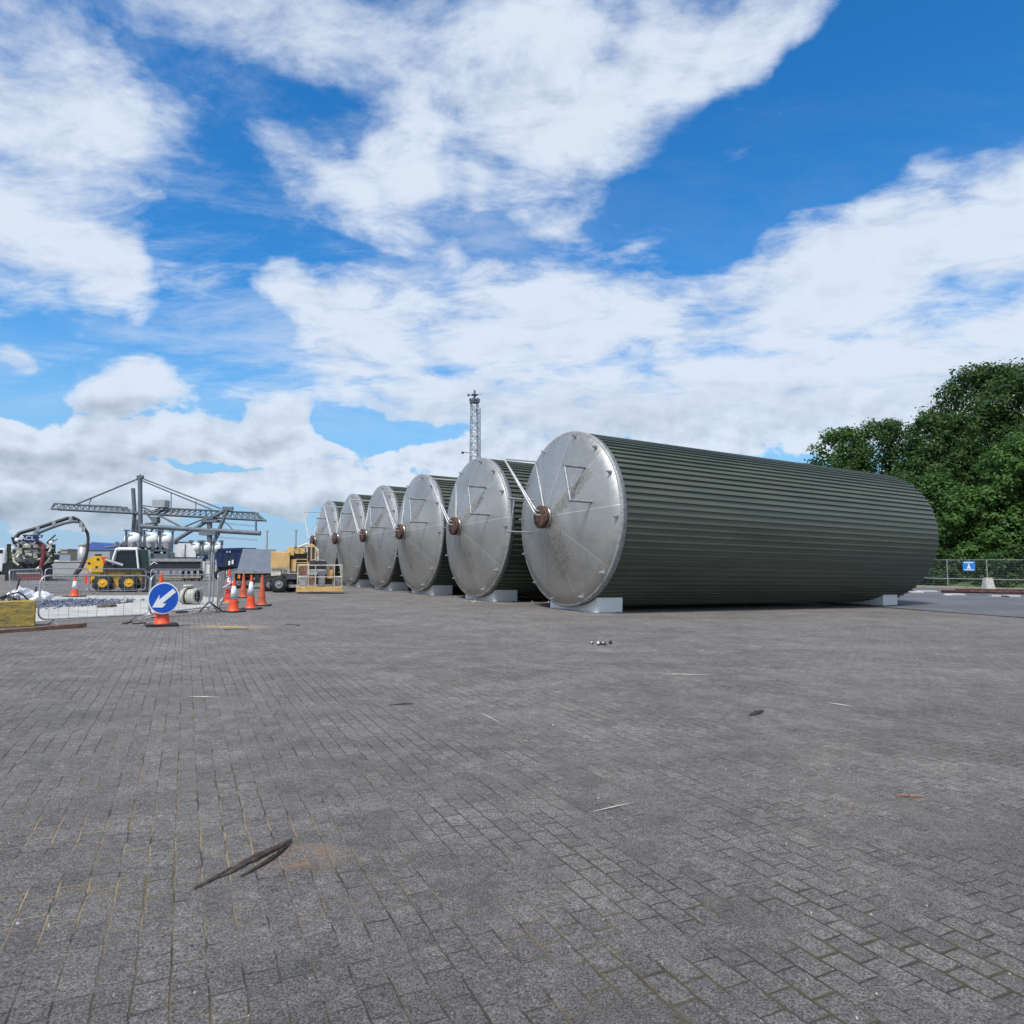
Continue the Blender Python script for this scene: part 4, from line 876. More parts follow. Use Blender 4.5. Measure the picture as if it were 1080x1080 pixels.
for k in range(40):
    x0, z0 = X(q.uniform(10, 54)), Z(q.uniform(567, 598)); mb.tube([(x0, q.uniform(-.6, -.2), z0), (x0 + q.uniform(-.5, .5), q.uniform(-.6, -.2), z0 + q.uniform(-.6, .5))], q.uniform(.03, .09), 6)
mb.build('pipework', 'black', t)
mb = MB()
for k in range(26):
    x0, z0 = X(q.uniform(12, 54)), Z(q.uniform(568, 592)); mb.tube([(x0, q.uniform(-.65, -.3), z0), (x0 + q.uniform(-.4, .4), q.uniform(-.65, -.3), z0 + q.uniform(-.3, .3))], q.uniform(.03, .07), 6)
mb.build('valve_gear', 'cream', t)
mb = MB(); mb.tube([(X(13), -.5, Z(585)), (X(14), -.6, Z(592)), (X(19), -.6, Z(596))], .07, 8); mb.tube([(X(52), -.5, Z(587)), (X(48), -.6, Z(593)), (X(42), -.7, Z(597)), (X(37), -.7, Z(601))], .08, 8); mb.build('drain_hose', 'cream', t)
mb = MB(); mb.tube([(X(40), -.5, Z(573)), (X(43.5), -.65, Z(577)), (X(44.5), -.7, Z(584)), (X(43.5), -.7, Z(592)), (X(42), -.7, Z(600))], .14, 10); mb.build('hose', 'red_hose', t)
mb = MB(); mb.box(X(21.5), X(38.5), -.85, -.78, Z(571.8), Z(564.5)); sg = mb.build('company_board', 'navy', t)
def text_mesh(txt, size, m, parent, loc, rot=(math.pi / 2, 0, 0), name='lettering', sx=1.0):
    cu = bpy.data.curves.new('txt', 'FONT'); cu.body = txt; cu.size = size; cu.align_x = 'CENTER'; cu.align_y = 'CENTER'; cu.extrude = .008
    tmp = bpy.data.objects.new('tmp', cu); COL.objects.link(tmp); dg = bpy.context.evaluated_depsgraph_get(); me = bpy.data.meshes.new_from_object(tmp.evaluated_get(dg))
    bpy.data.objects.remove(tmp); me.materials.clear(); me.materials.append(M[m]); o = bpy.data.objects.new(name, me); COL.objects.link(o); o.parent = parent; o.location = loc; o.rotation_euler = rot; o.scale = (sx, 1, 1)
    return o
text_mesh('ACL', .4, 'white_paint', sg, (X(26.8), -.86, Z(568.0)), sx=1.1)
for px, py in ((16, 570), (51.7, 572.3)):
    mb = MB(); mb.lathe([(.05, -.08), (.13, -.06), (.13, .05)], 14, 'y', (X(px), -.6, Z(py))); mb.build('work_lamp', 'white_paint', t)
for s_x in (8, 55):
    mb = MB(); mb.box(X(s_x) - .12, X(s_x) + .12, -.1, .3, Z(583), Z(574), ch=.02); mb.tube([(X(s_x), 0, Z(583)), (X(s_x), 0, Z(595))], .05); mb.build('mirror', 'black', t)
mb = MB(); P_ = [(12.5, 570), (18, 563), (21, 561.8), (38, 556.5), (54, 550.8), (69, 545.6), (75, 545), (80.5, 547.5), (85, 551.5)]
mb.tube([(X(a), -.2, Z(b_)) for a, b_ in P_], .13, 10); mb.build('boom', 'black', t)
mb = MB(); mb.tube([(X(a), -.3, Z(b_)) for a, b_ in ((38, 562), (52, 556), (66, 551), (76, 549), (80, 549.5))], .11, 10); mb.build('boom_ram', 'crane', t)
mb = MB()
for a, b_ in ((37, 557.5), (54, 551), (72, 545.5), (84, 551), (87, 556)): mb.box(X(a) - .1, X(a) + .1, -.4, .0, Z(b_) - .25, Z(b_) + .13, ch=.03)
mb.poly([(X(31), Z(565)), (X(34), Z(559)), (X(37), Z(558.5)), (X(41), Z(565))], -.3, 0); mb.build('boom_clamp', 'lgrey', t)
mb = MB(); mb.tube([(X(a), -.2, Z(b_)) for a, b_ in ((85, 551.5), (88.5, 556.5), (91.8, 561), (93, 567), (93, 575), (92, 584), (89, 593), (85.5, 600), (81, 605), (80, 609))], [.11, .1, .1, .1, .1, .11, .13, .16, .17, .14], 10); mb.build('suction_hose', 'hose', t)
S1 = Spot(33, 612.5, Y=40)
t = thing('red_beam', 'low red steel beam lying before the vacuum truck', 'beam', S1.p, S1.rz)
X, Z = S1.X, S1.Z
mb = MB(); mb.box(X(20), X(46), -.15, .15, Z(611), Z(605.5), ch=.03); mb.build('web', 'red', t); mb = MB(); mb.box(X(17), X(42), -.25, .25, Z(605.2), Z(603.8)); mb.box(X(22), X(44), -.3, .3, 0, Z(612)); mb.build('flange', 'lgrey', t)
# sliver of a white van at the left edge
S1 = Spot(-6, 606)
t = thing('white_van', 'rear corner of a white van cut off by the left edge', 'van', S1.p, S1.rz)
X, Z = S1.X, S1.Z
mb = MB(); mb.box(X(-28), X(4.5), 0, 4, Z(603), Z(578), ch=.2); mb.build('body', 'white_paint', t); mb = MB(); mb.box(X(-20), X(1.5), -.02, .03, Z(583.5), Z(579.8)); mb.build('rear_window', 'glass', t)
for px in (-22, 0): add_wheel(t, X(px), .5, .36, .36, .25).rotation_euler = (0, 0, math.pi / 2)
mb = MB(); mb.tube([(X(5.5), -.1, 0), (X(5.5), -.1, Z(578))], .05); mb.build('ladder_rail', 'galv', t)

# ---------------------------------------------------------------- yellow concrete block, plank, bags
S1 = Spot(37.5, 661, yaw=.16)
X, Z = S1.X, S1.Z
t = thing('kentledge_block', 'yellow painted concrete block with mottled face at the left edge', 'concrete block', S1.p, S1.rz)
bm = bmesh.new(); bmesh.ops.create_cube(bm, size=1); LX = X(37.5) - X(-30)
for v in bm.verts: v.co = (v.co.x * LX - LX / 2, v.co.y * .62 + .33, v.co.z * Z(633.5) + Z(633.5) / 2)
bmesh.ops.subdivide_edges(bm, edges=bm.edges[:], cuts=7, use_grid_fill=True); bmesh.ops.bevel(bm, geom=[e for e in bm.edges if e.calc_face_angle(0) > 1], offset=.025, segments=2, affect='EDGES')
for v in bm.verts: v.co += Vector((rnd.uniform(-1, 1), rnd.uniform(-1, 1), rnd.uniform(-1, 1) if v.co.z > .05 else 0)) * .006
me = bpy.data.meshes.new('body'); bm.to_mesh(me); bm.free(); me.materials.append(M['yblock']); o = bpy.data.objects.new('body', me); COL.objects.link(o); o.parent = t
mb = MB()
for x in (-.35, -1.6): mb.tube([(x - .09, .33, Z(633.5) - .02), (x - .08, .33, Z(633.5) + .09), (x + .08, .33, Z(633.5) + .09), (x + .09, .33, Z(633.5) - .02)], .014, 6)
mb.build('lifting_eye', 'rust', t)
pa, pb = G(-30, 670), G(89.5, 661.5); dv = pb - pa
t = thing('timber_plank', 'long reddish brown timber plank lying before the yellow block', 'plank', pb, math.atan2(dv.y, dv.x))
mb = MB(); mb.box(-dv.length, 0, -.06, .1, .012, .095, ch=.008); mb.build('beam', 'wood', t)
mb = MB(); mb.box(-1.05, -.7, -.061, -.0605, .013, .016); mb.box(-.003, .003, -.058, .098, .014, .093); mb.build('sawn_end', 'splinter', t)
# white sheeted bags behind the block
S1 = Spot(19, 636)
X, Z = S1.X, S1.Z
for k, (x0, x1, zt, lb) in enumerate(((3, 24, 619.5, 'crumpled white bag heaped highest behind the yellow block'), (14, 37, 624.5, 'low crumpled white bag nearest the barrier behind the yellow block'))):
    t_ = bmesh.new(); bmesh.ops.create_icosphere(t_, subdivisions=4, radius=1); q = random.Random(k)
    from mathutils import noise as mn
    for v in t_.verts:
        n_ = mn.noise(v.co * 2.2 + Vector((k * 7, 0, 0))) * .35 + mn.noise(v.co * 5) * .12 - abs(mn.noise(v.co * 3.1)) * .3
        v.co *= 1 + n_; v.co = Vector((v.co.x * (X(x1) - X(x0)) / 2, v.co.y * .5, max(0, (v.co.z * .62 + .38)) * Z(zt)))
    me = bpy.data.meshes.new('white_bag'); t_.to_mesh(me); t_.free(); me.materials.append(M['tarp']); me.polygons.foreach_set('use_smooth', [True] * len(me.polygons))
    o = bpy.data.objects.new('white_bag', me); COL.objects.link(o); o.location = S1.p + Vector(((X(x0) + X(x1)) / 2, k * .5 + .3, 0)); tag(o, lb, 'bag', 'white bags behind the block')
t = thing('black_strap', 'tangle of black strapping over the white bags', 'strap', S1.p, S1.rz)
mb = MB(); mb.tube([(X(2), -.1, Z(632)), (X(10), -.25, Z(626)), (X(19), -.3, Z(624)), (X(24), -.3, Z(627)), (X(30), -.2, Z(633))], .03, 6); mb.build('webbing', 'black', t)
mb = MB(); mb.tube([(X(0), -.2, Z(630)), (X(6), -.3, Z(627)), (X(16), -.3, Z(631)), (X(22), -.25, 0)], .04, 6); mb.build('webbing', 'dark', t)

# ---------------------------------------------------------------- pedestrian barriers
def barrier(p0, p1, lb, ht=1.1, feet=True, n=None, lean=0.0):
    p0, p1 = Vector(p0), Vector(p1); d = p1 - p0; Lg = math.hypot(d.x, d.y)
    t = thing('pedestrian_barrier', lb, 'barrier', p0, math.atan2(d.y, d.x), 'galvanised pedestrian barriers round the dug-up patch'); t.rotation_euler = (lean, -math.atan2(d.z, Lg), math.atan2(d.y, d.x))
    r = .02; R = .16; z0 = .14; mb = MB(); pts = []
    for (cx, cz, a0) in ((R, z0 + R, 180), (R, ht - R, 90), (Lg - R, ht - R, 0), (Lg - R, z0 + R, -90)):
        rng = range(0, 91, 18)
        for a in rng:
            an = R_(a0 + {180: 90, 90: 90, 0: 90, -90: 90}[a0] - a); pts.append((cx + R * math.cos(an), 0, cz + R * math.sin(an)))
    pts.append(pts[0]); mb.tube(pts, r, 8, False); mb.build('frame', 'galv', t)
    mb = MB(); k = int(Lg / .2)
    for i in range(1, k): x = Lg * i / k; mb.tube([(x, 0, z0), (x, 0, ht)], .0035 if i % 3 else .006, 4, False)
    for z in (.45, .78): mb.tube([(0, 0, z), (Lg, 0, z)], .0035, 4, False)
    mb.build('mesh_panel', 'galv', t)
    if feet:
        for x in (.3, Lg - .3):
            mb = MB(); mb.tube([(x, 0, z0), (x, 0, .05)], .022, 6); mb.tube([(x, -.24, .018), (x, -.05, .07), (x, .05, .07), (x, .24, .018)], .018, 6); mb.build('foot', 'steel', t)
    return t
b1, b2, b3, b4 = G(39.5, 660.5), G(156, 654), G(157.5, 654), G(224, 644.5)
barrier(b1, b2, 'mesh barrier between the yellow block and the blue arrow sign')
barrier(b3, b4, 'mesh barrier just right of the blue arrow sign, before the pipes')
b5 = G(231, 637); b6 = G(247, 617)
barrier(G(229, 642), G(236, 629), 'mesh barrier running back edge on beside the red cones')
barrier(G(238, 628.5), G(250, 618.5), 'last mesh barrier running back behind the taped cone')
barrier(G(46, 628.5), G(92, 627), 'rear mesh barrier behind the stone heap, at left')
barrier(G(93, 627), G(153, 625.5), 'rear mesh barrier in front of the loader wheels')
barrier(G(12, 637), G(46, 629), 'leaning mesh barrier behind the white bags', lean=-.1)
barrier(G(158, 625.5), G(214, 624), 'rear mesh barrier behind the blue arrow sign and pipes')
for (a, b_, c, d, lb) in ((21, 610, 13.5, 636, 'dark slanting prop leaning behind the white bags'), (38.5, 619, 35.5, 633, 'short dark prop beside the barrier corner')):
    g = G(c, d); tp = atY(a, b_, g.y + .1); t = thing('leaning_prop', lb, 'prop', g); 
    mb = MB(); mb.tube([(0, 0, 0), tp - g], .028, 6); mb.build('rod', 'black', t); mb = MB(); mb.box(-.06, .06, -.06, .06, 0, .02); mb.build('shoe', 'steel', t)
# tripod stand at barrier end
g = G(220.5, 646); t = thing('folding_stand', 'splayed dark steel trestle at the barrier end beside the cones', 'stand', g)
mb = MB(); sc = g.y / F
for dx, dy in ((-7.5, -.2), (12, -.1), (3, .4), (8, .35)): mb.tube([(0, 0, .32), (dx * sc, dy, .015)], .022, 6)
mb.build('leg', 'black', t); mb = MB(); mb.tube([(0, 0, .3), (-.01, 0, 1.1)], .03, 6); mb.tube([(.09, 0, .25), (.09, 0, 1.1)], .02, 6); mb.build('upright', 'lgrey', t)

# ---------------------------------------------------------------- cones
def cone(px, py, ht, lb, sleeve=True, old=False, base=None, wr=.135):
    t = thing('traffic_cone', lb, 'cone', G(px, py), rnd.uniform(-.4, .4), 'orange traffic cones')
    om = 'orange_old' if old else 'orange'; bs = base or ht * .27
    def rad(z): return .028 + (wr - .028) * (1 - z / ht) ** 1.05
    zs = [.035, .05, .12, .25, .4, .5, .6, .7, .8, .9, .985, 1]
    mb = MB(); mb.lathe([(wr * 1.22, .03), (wr * 1.1, .05)] + [(rad(z * ht), z * ht) for z in zs[2:]], 24); mb.build('body', om, t)
    mb = MB(); mb.box(-bs, bs, -bs, bs, 0, .045, ch=.015); mb.build('base', 'dark', t)
    if sleeve:
        mb = MB(); mb.lathe([(rad(ht * .40) + .004, ht * .40), (rad(ht * .80) + .004, ht * .80)], 24); mb.build('sleeve', 'sleeve', t)
    return t
def chh(px, ytip, ybase): g = G(px, ybase); return (ybase - ytip) * g.y / F
ca = cone(246, 645.5, chh(246, 611.5, 645.5), 'front orange and white cone with the taped cone behind it', wr=.16)
cone(264.3, 642.5, chh(264.3, 606.8, 642.5), 'orange and white cone standing between the taped cone and the plain faded cone', wr=.15)
cone(276, 639, chh(276, 606.5, 639), 'faded all orange cone, rightmost of the group', False, True, wr=.15)
cone(256.5, 630.5, chh(256.5, 604.5, 630.5), 'faded orange cone at the back of the group', False, True, wr=.16)
tc_ = cone(241, 636, chh(241, 601, 636), 'cone wrapped in red and white tape behind the front cone', wr=.15)
mb = MB(); H = chh(241, 601, 636)
for k in range(26):
    z = H * (.2 + .65 * (k % 13) / 13); a = k * 1.7; r = .03 + .12 * (1 - z / H) + .014
    mb.tube([(r * math.cos(a + j * .5), r * math.sin(a + j * .5), z + j * .018 * (-1) ** k) for j in range(6)], .012, 4)
mb.build('warning_tape', 'tape', tc_)
mb = MB(); mb.tube([(.05, -.1, H * .6), (-.1, -.18, H * .5), (-.2, -.2, H * .47)], .018, 4); mb.tube([(.1, -.1, H * .65), (.2, -.15, H * .5), (.18, -.12, H * .2)], .02, 4); mb.build('tape_end', 'white_paint', tc_)
cone(78.3, 629.5, chh(78.3, 609, 629.5), 'small orange and white cone behind the stone heap inside the barrier', wr=.17, base=.3)
cone(168.5, 651, chh(168.5, 604.5, 651), 'orange cone whose tip shows above the blue arrow sign', False, wr=.15, base=.2)

# ---------------------------------------------------------------- blue arrow sign on its cone foot
S1 = Spot(170.5, 660.5)
X, Z = S1.X, S1.Z
t = thing('arrow_sign', 'round blue keep left sign with white arrow on an orange cone foot', 'sign', S1.p, S1.rz + .1)
mb = MB(); bs = X(187) - X(170); mb.box(-bs, bs, -.2, .22, 0, .06, ch=.02); mb.build('base', 'dark', t)
mb = MB(); mb.lathe([(X(180.5) - X(170.5), .05), (X(179) - X(170.5), .08), (X(177.5) - X(170.5), Z(648)), (.12, Z(640)), (.1, Z(634))], 28); mb.build('cone_foot', 'orange', t)
RW = (Z(613.7) - Z(646.3)) / 2; zc = Z(630.2); RX = RW * .92

pl = MB(); pl.lathe([(RW, 0), (RW, .02)], 48, 'y'); pl.v = [(x * .9, y, z) for x, y, z in pl.v]; plate = pl.build('sign_plate', 'white_paint', t); plate.location = (0, -.2, zc); plate.rotation_euler = (.04, 0, 0)
fc = MB(); fc.lathe([(RW * .93, -.006), (RW * .93, -.001)], 48, 'y'); fc.v = [(x * .9, y, z) for x, y, z in fc.v]; fc.build('sign_face', 'blue', plate)
ar = MB(); k = RW / 16.5
def A(px, py): return ((px - 170.5) * k * 1.0, (630.2 - py) * k)
pts = [A(*q) for q in ((160.0, 639.4), (166.5, 626.4), (166.4, 631.6), (179.0, 620.2), (181.9, 624.0), (169.3, 635.6), (173.0, 635.8), (169.9, 639.8))]
ar.poly(pts, -.013, -.007); ar.build('arrow', 'white_paint', plate)

# ---------------------------------------------------------------- pipes, stone heap, rubble
S1 = Spot(200, 637.5)
X, Z = S1.X, S1.Z
t = thing('concrete_pipe', 'short mossy grey pipe lying with its dark open end to the right', 'pipe', S1.p, S1.rz - .6)
r = .245
mb = MB(); mb.lathe([(r * .75, X(191)), (r, X(191)), (r, X(193.5)), (r * 1.15, X(193.6)), (r * 1.15, X(196.5)), (r, X(196.6)), (r, X(206)), (r * 1.12, X(206.2)), (r * 1.12, X(210.5)), (r * .82, X(210.5)), (r * .82, X(208.5)), (.02, X(208.5))], 28, 'x', (0, 0, r * 1.15)); mb.build('barrel', 'stone_pipe', t)
mb = MB(); mb.lathe([(r * .8, X(208.6)), (r * .8, X(208.9)), (.02, X(208.9))], 24, 'x', (0, 0, r * 1.15)); mb.build('bore_shade_disc', 'dark', t)  # dark disc standing in for the shade inside the open pipe end
mb = MB(); mb.lathe([(r * 1.2, X(198)), (r * 1.2, X(198.8))], 28, 'x', (0, 0, r * 1.15)); mb.build('strap', 'black', t)
t = thing('pipe_bend', 'pale mossy pipe elbow standing upright left of the lying pipe', 'pipe', S1.p + Vector((0, .5, 0)), S1.rz)
mb = MB(); mb.tube([(X(184), .1, .22), (X(189), 0, .22), (X(190.5), 0, .3), (X(191), 0, .6), (X(191), 0, Z(617.5))], [.17, .17, .17, .15, .13], 18); mb.build('elbow', 'stone_pipe', t)
mb = MB(); mb.lathe([(.17, Z(619.5)), (.17, Z(617))], 20, 'z', (X(191), 0, 0)); mb.build('collar', 'stone_pipe', t)
g = G(67, 637.5); q = random.Random(8); mb = MB()
for k in range(1100):
    x, y = q.gauss(0, .75), q.gauss(0, 1.5)
    if abs(x) > 1.3 or abs(y) > 3.6: continue
    mb.rock((x, y, max(.01, .13 * math.exp(-(x * x / .8 + y * y / 3.5))) * q.uniform(.2, 1.2)), q.uniform(.025, .06), k)
o = mb.build('stone_heap', 'rubble'); o.location = g; tag(o, 'spread of blue grey crushed stone behind the mesh barrier', 'gravel', kind='stuff')
for i, (px, py, r) in enumerate(((113, 640.5, .17), (118, 640, .13), (106, 641, .12), (124, 637, .11), (100, 638, .09))):
    g = G(px, py); mb = MB(); q = random.Random(i)
    mb.rock((0, 0, r * .3), r, i + 50); mb.v = [(x * 1.5, y * 1.2, z * .8) for x, y, z in mb.v]
    o = mb.build('asphalt_chunk', 'asphalt_chunk'); o.location = g
    tag(o, ['largest broken asphalt chunk in the dug-up patch', 'dark asphalt chunk just right of the largest one', 'flat asphalt chunk left of the largest one', 'asphalt chunk farthest right in the dug-up patch', 'smallest asphalt chunk near the stone heap'][i], 'rubble', 'broken asphalt chunks')
def board(px0, py0, px1, py1, wd, th, m, name, lb, cat, group=None, wob=0.0, lift=.0):
    a, b_ = G(px0, py0), G(px1, py1); d = b_ - a; Lg = d.length; mb = MB(); n = 8; q = random.Random(int(px0 * 7 + py0)); L_ = []
    for i in range(n + 1):
        x = Lg * i / n; j = q.uniform(-1, 1) * wob; ww = wd * (1 - .55 * abs(2 * i / n - 1) * (wob > 0)); L_.append((x, j, ww))
    vs = []
    for x, j, ww in L_: vs += [(x, j - ww / 2, .004 + lift), (x, j + ww / 2, .004 + lift), (x, j + ww / 2 * .8, th + lift), (x, j - ww / 2 * .8, th + lift)]
    fs = [(0, 1, 2, 3), (n * 4 + 3, n * 4 + 2, n * 4 + 1, n * 4)]
    for i in range(n):
        for k in range(4): fs.append((i * 4 + k, i * 4 + 4 + k, i * 4 + 4 + (k + 1) % 4, i * 4 + (k + 1) % 4))
    mb.add(vs, fs); o = mb.build(name, m); o.location = a; o.rotation_euler = (0, -math.atan2(d.z, math.hypot(d.x, d.y)), math.atan2(d.y, d.x)); return tag(o, lb, cat, group)
board(81, 634, 96, 633.3, .14, .05, 'black', 'dark_plank', 'short dark plank beside the small cone inside the barrier', 'plank')
board(128, 636.5, 139, 635.5, .12, .04, 'splinter', 'timber_offcut', 'thin dark timber offcut in the dug-up patch behind the barrier', 'offcut')
board(130, 658.5, 138, 656.5, .07, .03, 'splinter', 'timber_offcut', 'small dark splinter on the paving before the long barrier', 'offcut')
board(140, 658.5, 153, 657.5, .09, .03, 'splinter', 'timber_offcut', 'dark timber strip at the foot of the arrow sign', 'offcut')
board(187, 646.8, 197, 646, .14, .05, 'black', 'timber_offcut', 'short black block under the barrier right of the arrow sign', 'offcut')
board(302, 658.6, 315, 659.8, .16, .02, 'black', 'rubber_scrap', 'flat dark rubber scrap on the paving right of the cones', 'scrap', wob=.02)
board(236, 664.2, 262, 663.7, .03, .015, 'black', 'black_strip', 'thin dark strip lying by the pale sand streak before the cones', 'strip')
board(226, 637, 250, 636.4, .1, .06, 'pale', 'pale_batten', 'pale batten lying behind the front cone', 'batten')

# ---------------------------------------------------------------- litter on the paving
def splint(px0, py0, px1, py1, wd, th, seed, lb, m='splinter', bend=.0, grp='splintered timber pieces'):
    a, b_ = G(px0, py0), G(px1, py1); d = b_ - a; Lg = d.length; n = 14; q = random.Random(seed); mb = MB(); vs = []
    for i in range(n + 1):
        s_ = i / n; ww = wd * (.12 + .88 * math.sin(math.pi * min(1, s_ * .85 + .1)) ** .8) * q.uniform(.85, 1.1); hh = th * (.5 + .5 * math.sin(math.pi * s_)) * q.uniform(.8, 1.2)
        y = bend * math.sin(math.pi * s_) + q.uniform(-1, 1) * wd * .12
        vs += [(Lg * s_, y - ww / 2, .003), (Lg * s_, y + ww / 2, .003), (Lg * s_, y + ww * .35, hh), (Lg * s_, y - ww * .1, hh * 1.25), (Lg * s_, y - ww * .45, hh * .7)]
    fs = [tuple(range(5)), tuple(n * 5 + k for k in (4, 3, 2, 1, 0))]
    for i in range(n):
        for k in range(5): fs.append((i * 5 + k, i * 5 + 5 + k, i * 5 + 5 + (k + 1) % 5, i * 5 + (k + 1) % 5))
    mb.add(vs, fs); o = mb.build('split_timber', m); o.location = a; o.rotation_euler = (0, 0, math.atan2(d.y, d.x)); return tag(o, lb, 'timber', grp)
splint(232, 926, 308, 888, .045, .016, 1, 'widest dark splinter of wood in the foreground', bend=.01)
splint(204.5, 938.5, 268, 907, .02, .014, 2, 'long thin tapering splinter at the lower left of the widest one')
splint(253.5, 925.5, 307, 889, .016, .016, 3, 'thin curved black splinter just below the widest one', bend=-.03)
splint(790, 755.5, 805, 751.5, .03, .03, 4, 'small dark twig alone in the middle of the paving')
splint(945, 839.5, 975, 841, .022, .012, 5, 'short reddish splinter on the right side of the paving', 'wood')
splint(410, 744, 437, 742.5, .03, .012, 8, 'faint dark stick in the middle distance left of centre')
splint(200, 735, 231, 736.2, .018, .008, 6, 'pale straight stick in the left middle distance', 'pale', grp='pale sticks')
splint(697, 711, 747, 712.5, .022, .008, 7, 'pale long stick in the centre middle distance', 'pale', grp='pale sticks')
splint(872, 741, 902, 746, .02, .008, 9, 'pale stick right of centre in the middle distance', 'pale', grp='pale sticks')
splint(507, 752, 527, 762, .012, .006, 10, 'pale thin stick left of centre in the middle distance', 'pale', grp='pale sticks')
splint(622, 857, 668, 848, .009, .006, 12, 'pale thin straw in the centre foreground', 'pale', grp='pale sticks')
g = G(634, 680); q = random.Random(2)
t = thing('crushed_scrap', 'small black and white crumpled scrap before the nearest tank', 'scrap', g)
mb = MB()
for k in range(7): mb.rock((q.uniform(-.2, .2), q.uniform(-.12, .12), .03), q.uniform(.03, .07), 70 + k)
mb.build('crumple', 'black', t); mb = MB()
for k in range(4): mb.rock((q.uniform(-.2, .2), q.uniform(-.14, .05), .05), q.uniform(.02, .04), 90 + k)
mb.build('foil', 'white_paint', t)
q = random.Random(21)
pm_ = MB(); pd = MB()
for k in range(230):
    px, py = q.uniform(-20, 1100), 660 + 440 * q.random() ** 1.6
    g = G(px, py); rr = q.uniform(.002, .005) * (1 + (g.y / 9)); (pm_ if k % 3 else pd).rock((g.x, g.y, g.z + rr * .3), rr, k)
tag(pm_.build('pale_grit', 'pale'), 'pale grit and chips scattered over the block paving', 'grit', kind='stuff')
tag(pd.build('dark_grit', 'black'), 'dark crumbs scattered over the block paving', 'grit', kind='stuff')
wl = MB()
for i in range(26):
    g = G(q.uniform(490, 580), q.uniform(630, 636)); wl.rock((g.x, g.y, g.z + .02), q.uniform(.02, .045), 300 + i)
tag(wl.build('white_rubble', 'white_paint'), 'tiny white crumbs on the paving before the third cradle', 'rubble', kind='stuff')

# ---------------------------------------------------------------- fence, sign and kentledge along the road
def fence_panel(p0, p1, lb, ht):
    p0, p1 = Vector(p0), Vector(p1); d = p1 - p0; Lg = math.hypot(d.x, d.y)
    t = thing('mesh_fence', lb, 'fence', p0, 0, 'green grey mesh fence panels along the road'); t.rotation_euler = (0, -math.atan2(d.z, Lg), math.atan2(d.y, d.x))
    mb = MB(); mb.tube([(0, 0, 0), (0, 0, ht)], .035, 6); mb.build('post', 'galv', t)
    for z, r in ((.12, .025), (.72, .03), (ht - .02, .015)): mb = MB(); mb.tube([(0, 0, z), (Lg, 0, z)], r, 5); mb.build('rail', 'galv', t)
    mb = MB()
    k = int(Lg / .1)
    for i in range(1, k): x = Lg * i / k; mb.tube([(x, 0, .1), (x, 0, ht)], .0045, 3, False)
    for i in range(1, 11): z = .12 + (ht - .14) * i / 11; mb.tube([(0, 0, z), (Lg, 0, z)], .006, 3, False)
    mb.build('mesh_infill', 'crane', t)
    return t
FH = (620 - 590.5) * G(1000, 620).y / F
pA = G(1000, 620.3); step = (G(1042, 621.5) - pA)
for i in range(-3, 4):
    a = pA + step * i; b_ = pA + step * (i + 1); a.z = gz(a.x, a.y); b_.z = gz(b_.x, b_.y)
    lb = {-3: 'fence panel hidden furthest behind the nearest tank', -2: 'fence panel behind the end of the nearest tank', -1: 'leftmost visible fence panel, just right of the tank end', 0: 'fence panel carrying the small blue sign', 1: 'fence panel right of the grey concrete block'}.get(i, 'fence panel beyond the right edge, number %s from the concrete block' % {2: 'second', 3: 'third'}.get(i))
    fence_panel(a, b_, lb, FH)
c0 = atY(1021.8, 597, (pA + step * .52).y - .12); t = thing('site_sign', 'small blue site sign with white figure hung on the fence', 'sign', c0, math.atan2(step.y, step.x)); sc = c0.y / F
mb = MB(); mb.box(-5.6 * sc, 5.6 * sc, 0, .02, -5 * sc, 5 * sc, ch=.006); pn = mb.build('panel', 'sblue', t)
mb = MB(); mb.box(-4.4 * sc, 4.4 * sc, -.008, -.002, 3.2 * sc, 4.1 * sc); mb.box(-4.4 * sc, 4.4 * sc, -.008, -.002, -4.3 * sc, -3.6 * sc); mb.build('text_line', 'white_paint', pn)
mb = MB(); mb.poly([(-1.7 * sc, -3 * sc), (-1.0 * sc, -.2 * sc), (0, 1.1 * sc), (1.0 * sc, -.2 * sc), (1.7 * sc, -3 * sc), (.5 * sc, -3 * sc), (0, -1.6 * sc), (-.5 * sc, -3 * sc)], -.01, -.003); mb.lathe([(.75 * sc, -.01), (.75 * sc, -.003)], 14, 'y', (0, 0, 1.7 * sc)); mb.build('pictogram', 'white_paint', pn)
g = G(1042.5, 624); sc = g.y / F
t = thing('fence_ballast', 'grey tapered concrete block standing against the fence post', 'concrete block', g)
mb = MB(); w0, w1, hh = 5.2 * sc, 3.4 * sc, 14.5 * sc
vs = [(-w0, -.3, 0), (w0, -.3, 0), (w0, .3, 0), (-w0, .3, 0), (-w1, -.15, hh), (w1, -.15, hh), (w1, .15, hh), (-w1, .15, hh)]
mb.add(vs, [(3, 2, 1, 0), (4, 5, 6, 7), (0, 1, 5, 4), (1, 2, 6, 5), (2, 3, 7, 6), (3, 0, 4, 7)]); mb.build('body', 'conc', t)
mb = MB(); mb.tube([(-.1, 0, hh), (-.08, 0, hh + .08), (.08, 0, hh + .08), (.1, 0, hh)], .015, 6); mb.build('lifting_eye', 'rust', t)
